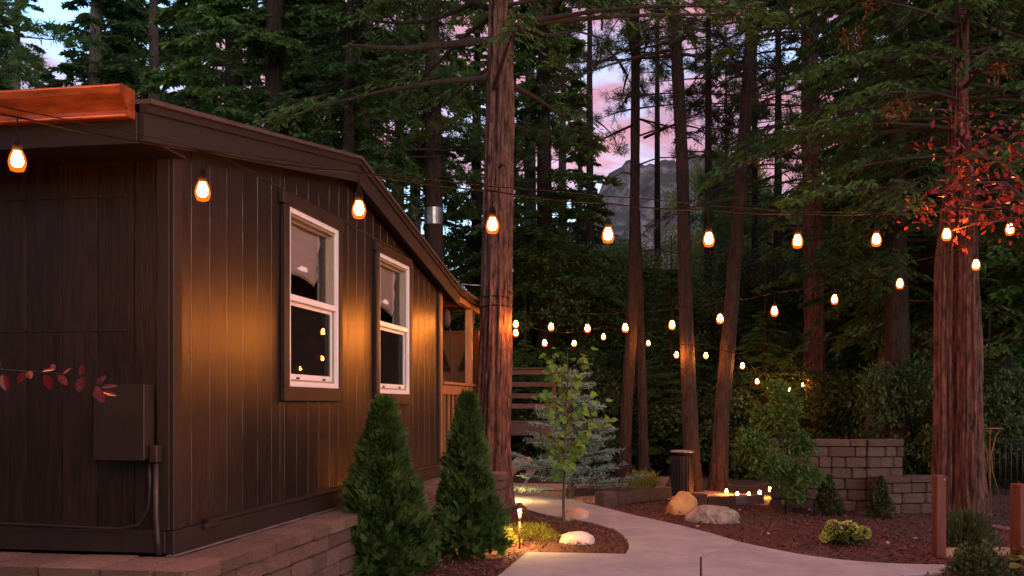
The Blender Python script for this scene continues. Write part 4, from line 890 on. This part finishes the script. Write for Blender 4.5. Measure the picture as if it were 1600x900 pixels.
cone_shrub(G(1376, 812), .58, .17, 2600, 'narrow dark cone shrub at the corner of the two garden walls', M['box'], 2)
def mound(loc, rx, h, n, leaf, lab, m, seed, name='shrub', cat='shrub', up=.35):
    r = np.random.RandomState(seed); v = rnd_unit(r, n); v[:, 2] = np.abs(v[:, 2]); k = (.45 + .6 * r.rand(n) ** .6) * (1 + .14 * np.sin(5 * np.arctan2(v[:, 1], v[:, 0]) + seed) + .1 * np.sin(9 * v[:, 2]))
    p = v * k[:, None] * (rx, rx, h); d = unit(v * .7 + rnd_unit(r, n) * .7 + (0, 0, up)); wv = unit(np.cross(d, rnd_unit(r, n))) * (leaf[1] * (.6 + .7 * r.rand(n)))[:, None]
    o_ = inst(name, quad_mesh(name, quads(p, d * (leaf[0] * (.6 + .8 * r.rand(n)))[:, None], wv), [m]), None, loc); tag(o_, lab, cat); return o_
mound(G(1512, 856), .24, .34, 2600, (.10, .007), 'feathery dark green shrub behind the two red posts', M['box'], 3, up=1.0)
mound((G(1530, 902)) + Vector((0, .0, 0)), .27, .26, 2400, (.042, .013), 'dark boxwood shrub in the lower right corner', M['box'], 4, 'boxwood')
mound(G(1004, 771), .36, .30, 2600, (.10, .010), 'yellow green low shrub behind the dark timbers', M['bright'], 5, up=.8)
mound(G(826, 846) + Vector((.0, .2, 0)), .34, .15, 3000, (.035, .009), 'golden green groundcover plant lit by the path lamp', M['lime'], 6, 'groundcover_plant', 'plant', .5)
mound(G(783, 852) + Vector((-.02, .1, 0)), .20, .17, 1300, (.035, .009), 'small golden plant at the foot of the slimmer arborvitae', M['lime'], 16, 'groundcover_plant', 'plant', .5)
# larger loose shrub in front of the left end of the wall
e = empty('loose_shrub', G(1222, 802)); tag(e, 'tall loose green shrub in front of the left end of the garden wall', 'shrub')
cl = [tuple(P(px, py, 14.1 + dd) - G(1222, 802)) + (.2 * s, .15 * s) for px, py, dd, s in ((1180, 690, .1, 1.3), (1172, 700, 0, 1.1), (1200, 720, -.2, 1.3), (1225, 650, 0, 1.2), (1240, 690, .2, 1.2), (1215, 610, .1, .9), (1235, 630, 0, .8), (1250, 735, -.1, 1.2), (1195, 650, .2, 1.1), (1215, 740, 0, 1.2), (1240, 770, .1, 1.0), (1158, 712, .2, .7), (1262, 700, .1, .8), (1275, 745, .1, .7), (1170, 680, .3, .9))]
inst('foliage', leafy('foliage', 31, cl, 5200, (.09, .018), M['cedar']), e)
MB().tube([(.06, 0, -.05), (.05, 0, .5), (.08, 0, 1.1), (.05, .02, 1.75)], [.03, .024, .018, .006], 6).build('trunk', M['twig'], e)
# blue spruce
e = empty('blue_spruce', (.98, 16.6, 0)); tag(e, 'spreading blue spruce behind the young maple', 'tree')
MB().tube([(0, 0, -.1), (0, 0, 1.2), (0, 0, 2.1)], [.06, .04, .01], 8).build('trunk', M['bark_grey'], e)
def spruce(seed):
    r = np.random.RandomState(seed); nb = 95; zb = .10 + 2.1 * r.rand(nb) ** 1.0; az = r.rand(nb) * 6.2832; L = 1.12 * (1 - zb / 2.5) * (.7 + .5 * r.rand(nb)) + .1
    dh = np.stack([np.cos(az), np.sin(az), .0 + .32 * r.rand(nb)], 1); side = np.stack([-np.sin(az), np.cos(az), 0 * az], 1)
    B = np.stack([0 * az, 0 * az, zb], 1); S0 = [B]; S1 = [B + dh * L[:, None]]
    bi = np.repeat(np.arange(nb), 9); n = len(bi); t = .25 + .75 * r.rand(n); sg = np.where(r.rand(n) < .5, 1, -1)
    b0 = B[bi] + dh[bi] * (L[bi] * t)[:, None]; b1 = b0 + unit(dh[bi] + side[bi] * (sg * .8)[:, None]) * (L[bi] * .42 * (1.15 - t) + .05)[:, None]; S0.append(b0); S1.append(b1)
    A = np.concatenate(S0); Bq = np.concatenate(S1); sV, sQ = tubes_np(A, (A + Bq) / 2, Bq, .008 + 0 * A[:, 0], .003 + 0 * A[:, 0], 3, 3)
    ln = np.linalg.norm(Bq - A, axis=1); cnt = np.maximum(6, (ln * 110).astype(int)); ti = np.repeat(np.arange(len(A)), cnt); m_ = len(ti); u = r.rand(m_)
    p = A[ti] + (Bq - A)[ti] * u[:, None]; d = unit(unit(Bq - A)[ti] * .7 + rnd_unit(r, m_) + (0, 0, .25)); wv = unit(np.cross(d, rnd_unit(r, m_))) * .0062
    return two_mesh('crown', sV, sQ, quads(p, d * (.045 + .03 * r.rand(m_))[:, None], wv), [M['twig'], M['spruce']])
inst('crown', spruce(3), e)
# young maple: every leaf its own
def leaf_mesh(name, out, m, fold=.12):
    V = [(0, 0, 0)] + [(x, y, fold * abs(x) * .8 + .06 * y * y) for x, y in out]; n = len(out)
    return MB().add(V, [(0, i + 1, (i + 1) % n + 1) for i in range(n - 1)] ).mesh(name, m)
half = [(.10, -.02), (.34, .02), (.50, .22), (.42, .40), (.36, .46), (.40, .72), (.22, .74), (.14, .90), (0, 1.12)]
MAP = leaf_mesh('leaf', half + [(-x, y) for x, y in half[:-1]][::-1], M['maple'])
halfp = [(.10, .05), (.22, .22), (.27, .45), (.22, .68), (.12, .86), (0, 1.0)]
PLM = leaf_mesh('leaf', halfp + [(-x, y) for x, y in halfp[:-1]][::-1], M['plum'], .3)
def look(d, nrm):
    d = Vector(d).normalized(); x = d.cross(Vector(nrm)).normalized(); z = x.cross(d); return Matrix((x, d, z)).transposed().to_euler()
mp0 = G(880, 836); sapl = empty('maple_sapling', mp0); tag(sapl, 'young maple sapling with bright green leaves beside the path', 'tree')
MB().tube([(0, 0, -.05), (.005, 0, .5), (.03, 0, 1.0), (.03, .02, 1.5), (.06, 0, 1.95), (.05, 0, 2.25)], [.018, .016, .013, .010, .007, .003], 7).build('trunk', M['bark_grey'], sapl)
rr = random.Random(9); br = MB(); nl = 0
spots = [(865, 715, .7), (905, 700, .8), (850, 680, .8), (925, 672, 1), (945, 655, .9), (885, 665, 1), (860, 640, 1), (905, 640, 1.2), (930, 625, .9), (845, 618, .8), (885, 610, 1.2), (862, 590, .9), (905, 590, 1), (880, 570, .9), (850, 568, .5), (925, 560, .6), (935, 545, .4), (858, 552, .4), (895, 720, .5), (912, 685, .8), (875, 695, .9), (870, 735, .4)]
for px, py, wt in spots:
    tip = P(882 + (px - 882) * .88, py, 12.2 + rr.uniform(-.3, .3)) - mp0; zb_ = max(.75, min(2.1, tip.z - .2)); base = Vector((.03, 0, zb_)); br.tube([base, base.lerp(tip, .6) + Vector((0, 0, .03)), tip], [.006, .004, .0025], 4)
    for k in range(int(9 * wt + 3)):
        f_ = rr.uniform(.45, 1.1); p = base.lerp(tip, f_) + Vector((rr.gauss(0, .05), rr.gauss(0, .06), rr.gauss(0, .045)))
        d = Vector((rr.gauss(0, .8) + (tip.x - base.x) * 1.2, rr.gauss(0, .7) - .25, -.55 + rr.gauss(0, .35))); s = rr.uniform(.06, .105)
        inst('leaf', MAP, sapl, p, look(d, (rr.gauss(0, .4), -.75 + rr.gauss(0, .4), .75)), (s, s, s)); nl += 1
br.build('branch', M['twig'], sapl)
# purple plum, its trunk just past the right edge
pl0 = Vector((4.45, 7.0, 0)); plum = empty('plum_tree', pl0); tag(plum, 'purple leaved plum branches reaching in from the right edge', 'tree')
MB().tube([(0, 0, -.1), (0, .05, 1.2), (-.1, 0, 2.2), (-.2, 0, 3.4)], [.07, .06, .05, .03], 8).build('trunk', M['bark_dark'], plum)
br = MB(); rr = random.Random(12)
arms = [[(1640, 395, 6.9), (1560, 330, 6.8), (1500, 322, 6.7), (1450, 335, 6.6)], [(1640, 330, 6.9), (1570, 255, 6.8), (1520, 240, 6.7), (1470, 255, 6.6)], [(1650, 290, 7.0), (1580, 225, 6.9), (1520, 200, 6.8), (1478, 175, 6.7)],
        [(1640, 345, 6.6), (1570, 285, 6.5), (1510, 285, 6.5), (1462, 300, 6.4)], [(1650, 380, 7.0), (1590, 340, 7.0), (1540, 345, 7), (1490, 360, 7)], [(1660, 320, 6.8), (1610, 225, 6.8), (1585, 205, 6.8)], [(1640, 340, 6.8), (1590, 300, 6.7), (1545, 300, 6.7), (1495, 290, 6.6)]]
for ar in arms:
    pts = [P(*a) - pl0 for a in ar]; br.tube(pts, list(np.linspace(.012, .003, len(pts))), 5)
    for k in range(41):
        f_ = rr.random() ** .8 * (len(pts) - 1.001); i_ = int(f_); p = pts[i_].lerp(pts[i_ + 1], f_ - i_) + Vector((rr.gauss(0, .055), rr.gauss(0, .08), rr.gauss(0, .06)))
        d = Vector((rr.gauss(-.3, .7), rr.gauss(-.2, .6), rr.gauss(-.45, .5))); s = rr.uniform(.036, .064)
        inst('leaf', PLM, plum, p, look(d, (rr.gauss(0, .5), -.7 + rr.gauss(0, .4), .8)), (s, s, s))
br.build('branch', M['twig'], plum)
cl = [tuple(P(a[0] + rr.gauss(0, 16), a[1] + rr.gauss(0, 14), a[2]) - pl0) + (.10, .08) for ar in arms for a in ar for _ in (0, 1)]
inst('small_leaves', leafy('small_leaves', 77, cl, 420, (.05, .012), M['plum']), plum)['kind'] = 'stuff'
# red leaves on a twig in front of the cabin's dark front wall, the shrub itself just past the left edge
rs0 = Vector((-2.05, 3.3, 0)); rsh = empty('red_leaf_shrub', rs0); tag(rsh, 'thin twig of dark red leaves before the cabin front wall', 'shrub')
tw = [(-60, 560, 3.3), (5, 578, 3.25), (60, 582, 3.22), (115, 586, 3.2), (165, 600, 3.18)]
q = MB(); q.tube([Vector((0, 0, -.05)), Vector((.02, 0, .9))] + [P(*a) - rs0 for a in tw], [.012, .009, .004, .003, .0025, .002, .0015], 5); q.build('stem', M['twig'], rsh)
rr = random.Random(3)
for px, py, dx, dz, s in ((3, 575, .1, .5, .036), (4, 585, .2, -1, .048), (38, 582, -.4, -.5, .036), (44, 580, .5, -.6, .040), (66, 580, .6, .1, .036), (70, 585, .1, -1, .050), (84, 577, -.5, .6, .028), (90, 584, .5, -.9, .042), (98, 585, .4, .3, .03), (126, 587, .1, .7, .034), (128, 590, .05, -1, .050), (148, 610, .5, -.5, .055), (158, 606, .8, .1, .045), (152, 600, .4, .6, .036), (160, 612, .9, -.4, .042), (150, 604, .2, -.9, .05)):
    inst('leaf', PLM, rsh, P(px, py, 3.2 + rr.uniform(-.02, .02)) - rs0, look((dx, rr.gauss(0, .4), dz), (rr.gauss(0, .4), -1, .4 + rr.random())), (s * 1.15, s * 1.15, s * 1.15))
# hydrangeas
hy = empty('hydrangea', G(1320, 852)); tag(hy, 'small hydrangea with lime green flower heads in the mulch bed', 'shrub')
inst('foliage', leafy('foliage', 41, [(.0, 0, .10, .2, .1), (-.1, -.05, .12, .14, .1), (.12, .05, .12, .14, .1)], 420, (.085, .024), M['box']), hy)
for px, py, rr_ in ((1303, 824, 13), (1326, 826, 14), (1335, 834, 11), (1348, 833, 12), (1296, 834, 10), (1289, 840, 7), (1316, 838, 9)):
    r = np.random.RandomState(px); n = 170; v = rnd_unit(r, n); p = v * (rr_ / F * 11.4); p[:, 2] *= .85; d = unit(v + rnd_unit(r, n) * .6)
    wv = unit(np.cross(d, rnd_unit(r, n))) * .009; lo = P(px, py, 11.2) - G(1320, 852)
    inst('flower_head', quad_mesh('flower_head', quads(p * .85, d * .030, wv), [M['bloom']]), hy, lo); MB().tube([(lo.x * .3, lo.y * .3, 0), tuple(lo)], .003, 4).build('stem', M['twig'], hy)
h2 = empty('hydrangea', (4.86, 9.0, 0)); tag(h2, 'pale green leafy hydrangea cut by the right edge near a red post', 'shrub')
HL = leaf_mesh('leaf', [(x * 1.5, y) for x, y in halfp] + [(-x * 1.5, y) for x, y in halfp[:-1]][::-1], M['hydr'], .15); rr = random.Random(5)
for k in range(60):
    a = rr.uniform(0, 6.28); q_ = .28 * math.sqrt(rr.random()); inst('leaf', HL, h2, (q_ * math.cos(a), q_ * math.sin(a), rr.uniform(.08, .34) * (1.2 - q_ * 2)), look((math.cos(a), math.sin(a) - .2, -.2 + rr.gauss(0, .3)), (0, -.4, 1)), (.12, .12, .12))
MB().tube([(0, 0, 0), (.02, 0, .15), (0, 0, .28)], .006, 5).build('stem', M['twig'], h2)

# ------------------------------------------------------------------ rocks, timbers, posts, furniture
def rock(loc, sx, sy, sz, m, label, seed, rz=0.0, flat=.25):
    bm = __import__('bmesh').new(); __import__('bmesh').ops.create_icosphere(bm, subdivisions=4, radius=1)
    r = np.random.RandomState(seed); pl = [(Vector(rnd_unit(r, 1)[0]), r.uniform(.62, .9)) for _ in range(9)]
    from mathutils import noise as _n
    for v in bm.verts:
        c = v.co.copy()
        for n_, dd in pl:
            k = c.dot(n_) - dd
            if k > 0: c -= n_ * k * .8
        c *= 1 + .10 * _n.noise(c * 1.7 + Vector((seed, 0, 0))) + .05 * _n.noise(c * 4.5) + .022 * _n.noise(c * 11); c.z = max(c.z, -flat); v.co = Vector((c.x * sx, c.y * sy, c.z * sz))
    me = bpy.data.meshes.new('boulder'); bm.to_mesh(me); bm.free(); me.materials.append(m); me.polygons.foreach_set('use_smooth', [True] * len(me.polygons))
    o_ = inst('boulder', me, None, loc, (0, 0, rz)); tag(o_, label, 'rock'); return o_
rock(G(1066, 806) + Vector((0, .1, .04)), .30, .24, .30, M['rock_o'], 'rounded orange boulder at the edge of the mulch bed', 3, .3)
rock(G(1117, 818) + Vector((0, .1, .04)), .38, .26, .205, M['rock_g'], 'low grey lichen covered rock beside the orange boulder', 5, -.1)
rock(G(903, 852) + Vector((0, .08, .02)), .24, .16, .125, M['rock_w'], 'smooth pale boulder in the lamp lit mulch', 7)
rock(G(903, 814) + Vector((0, .12, .02)), .22, .17, .15, M['rock_b'], 'tan stone behind the maple trunk at the path edge', 8)
rr = random.Random(2)
for i, px in enumerate((832, 852, 868, 888)):
    rock(G(px, 771) + Vector((0, rr.uniform(-.1, .1), .0)), .13 + rr.random() * .07, .11, .05 + rr.random() * .04, M['rock_b'], f'small lit edging stone along the far side of the path, {ORD[i]} from the cedar', 20 + i)
for i, (px, py) in enumerate(((1156, 800), (1264, 800), (1387, 852), (1090, 826), (1430, 845), (1200, 838))):
    o_ = rock(G(px, py) + Vector((0, 0, .03)), .022, .02, .018, M['rock_w'], f'tiny white pebble on the mulch bed, {ORD[i]} of those scattered', 40 + i); o_.name = 'pebble' if i == 0 else o_.name; o_['group'] = 'white pebbles on the mulch'
    o_.name = 'pebble'
def timber(p0, p1, h, wd, label, m='timber', z0=0.0, name='landscape_timber', tilt=0.0):
    p0, p1 = Vector(p0), Vector(p1); d = p1 - p0; L_ = d.length; q = MB(); q.bbox(0, L_, 0, wd, 0, h, .012)
    r_ = random.Random(int(L_ * 1000)); q.v = [(x, y + r_.uniform(-.006, .006), z + r_.uniform(-.006, .006)) for x, y, z in q.v]
    o_ = q.build(name, M[m]); o_.location = (p0.x, p0.y, p0.z + z0); o_.rotation_euler = (0, tilt, math.atan2(d.y, d.x)); tag(o_, label, 'timber'); return o_
timber(G(893, 779), G(984, 774), .17, .2, 'long dark timber edging the sand under the blue spruce')
timber(G(944, 794), G(966, 792), .24, .22, 'square timber block at the left end of the bed edging')
timber(G(967, 790), G(1050, 781), .20, .2, 'dark timber with pale worn top running behind the path')
timber(G(1034, 776), G(1046, 769), .04, .16, 'tilted grey plank leaning up behind the timbers', 'greyplank', .05, 'plank', -.22)
timber(G(1052, 783), G(1085, 787), .05, .30, 'low flat grey board in front of the trash bin', 'greyplank', 0, 'plank')
timber(G(1084, 797), G(1105, 797), .24, .2, 'short dark timber block behind the orange boulder')
timber(G(1105, 796), G(1150, 797), .19, .2, 'dark timber behind the lichen covered rock')
timber(G(1151, 792), G(1195, 789), .16, .2, 'pale sandy topped timber below the low bulbs', 'greyplank')
timber(G(1477, 874), G(1585, 872), .10, .14, 'pale concrete edging strip between the two red posts', 'rock_b', 0, 'edging_strip')
timber(G(1535, 826), G(1600, 838), .06, .14, 'grey edging board behind the twin cedar', 'greyplank', 0, 'plank')
def red_post(loc, h, wd, rz, label):
    e_ = empty('wooden_post', loc, rz); tag(e_, label, 'post', 'red posts by the walk')
    q = MB(); q.bbox(-wd / 2, wd / 2, -wd / 2, wd / 2, -.1, h, .006); q.build('post', M['post'], e_)
    MB().lathe([(.006, 0), (.008, .006), (.004, .012)], 8).build('screw', M['steel'], e_, (wd * .25, -wd / 2 - .002, h - .045)).rotation_euler = (R(90), 0, 0)
red_post(G(1467, 873), .87, .105, .12, 'shorter looking red stained post in front of the twin cedar')
red_post(G(1594, 900), .86, .125, .35, 'red stained post cut by the right edge')
# trash bin
e = empty('trash_bin', G(1066, 777)); tag(e, 'black slatted round trash bin with a flat grey lid', 'bin')
MB().lathe([(.15, .02), (.16, .05), (.16, .70), (.15, .72)], 18).build('liner', M['black'], e)
slat = MB().box(-.016, .016, -.19, -.175, .03, .72).mesh('slat', M['black'])
for i in range(22): inst('slat', slat, e, (0, 0, 0), (0, 0, i * math.pi / 11))
for z_ in (.08, .66): MB().tube([(.187 * math.cos(a), .187 * math.sin(a), z_) for a in [i * math.pi / 12 for i in range(25)]], .008, 5, False).build('hoop', M['black'], e)
MB().lathe([(.19, .775), (.215, .78), (.22, .795), (.17, .812), (.02, .815)], 20).build('lid', M['steel'], e)
for a in (0, 2.1, 4.2): MB().tube([(.15 * math.cos(a), .15 * math.sin(a), .70), (.15 * math.cos(a), .15 * math.sin(a), .78)], .008, 5).build('lid_strut', M['black'], e)
# driftwood stump
e = empty('driftwood_stump', G(806, 752)); e.location = (.08, 18.6, 0); tag(e, 'silver grey driftwood stump standing on two root legs behind the cedar', 'stump')
q = MB(); q.tube([(-.10, 0, .30), (-.05, 0, .42), (.08, .02, .50), (.20, .02, .50), (.28, 0, .40), (.30, .02, .28)], [.07, .11, .13, .13, .10, .04], 12); q.build('body', M['driftwood'], e)
MB().tube([(-.08, -.03, .40), (-.10, -.05, .22), (-.15, -.06, -.04)], [.06, .035, .025], 8).build('root_leg', M['driftwood'], e)
MB().tube([(.25, 0, .38), (.20, -.02, .2), (.12, -.03, .0)], [.07, .03, .02], 8).build('root_leg', M['driftwood'], e)
MB().tube([(-.05, .08, .42), (-.2, .1, .2), (-.3, .12, -.03)], [.07, .05, .04], 8).build('root_leg', M['driftwood'], e)
# raised deck behind the cedar
dk = empty('wooden_deck', (-1.4, 21.0, 0)); tag(dk, 'raised wooden deck with horizontal railing boards behind the cedar', 'deck')
X1 = (866 - 800) / F * 21 + 1.4
zrow = [H + (632 - y) / F * 21 for y in (581, 600, 618, 634)]
for z_ in zrow: MB().bbox(.0, X1, -.02, .02, z_ - .06, z_ + .045, .005).build('railing_board', M['wood'], dk)
MB().bbox(-.05, X1 + .04, -.07, .07, zrow[0] + .05, zrow[0] + .09, .005).build('hand_rail', M['wood'], dk)
for x_ in (.0, 1.12, X1 - .05): MB().bbox(x_, x_ + .09, .025, .115, 0, zrow[0] + .048, .005).build('deck_post', M['wood'], dk)
zf = H - 26 / F * 21
MB().bbox(-.2, X1 + .1, -.05, -.01, zf - .30, zf - .03, .005).build('rim_board', M['timber'], dk)
for i in range(14): MB().bbox(-.2, X1 + .1, -.08 + i * .145, .055 + i * .145, zf - .028, zf, .004).build('deck_board', M['wood'], dk)
# wrought iron bar table and metal fence at the far right
e = empty('iron_bar_table', ((1546 - 800) / F * 16.2, 16.2, 0)); tag(e, 'thin wrought iron bar table with curved legs right of the twin cedar', 'table')
zt = H + (632 - 669) / F * 16.2
MB().lathe([(.19, zt - .015), (.20, zt - .008), (.20, zt + .004), (.19, zt + .008)], 20).build('tabletop', M['gilt'], e)
for a in (R(10), R(130), R(250)):
    MB().tube([(.19 * math.cos(a), .19 * math.sin(a), zt - .01), (.12 * math.cos(a), .12 * math.sin(a), zt - .12), (.035 * math.cos(a), .035 * math.sin(a), zt - .42), (.05 * math.cos(a), .05 * math.sin(a), zt - .7), (.22 * math.cos(a), .22 * math.sin(a), 0)], .011, 6).build('leg', M['gilt'], e)
fe = empty('metal_fence', ((1535 - 800) / F * 17.2, 17.2, 0)); tag(fe, 'dark metal railing fence behind the right red post', 'fence')
bar = MB().tube([(0, 0, 0), (0, 0, 1.02)], .009, 5).mesh('bar', M['black'])
for i in range(22): inst('bar', bar, fe, (i * .11, i * .02, 0))
for z_ in (.1, .98): MB().tube([(-.05, -.01, z_), (2.5, .45, z_)], .014, 5).build('rail', M['black'], fe)
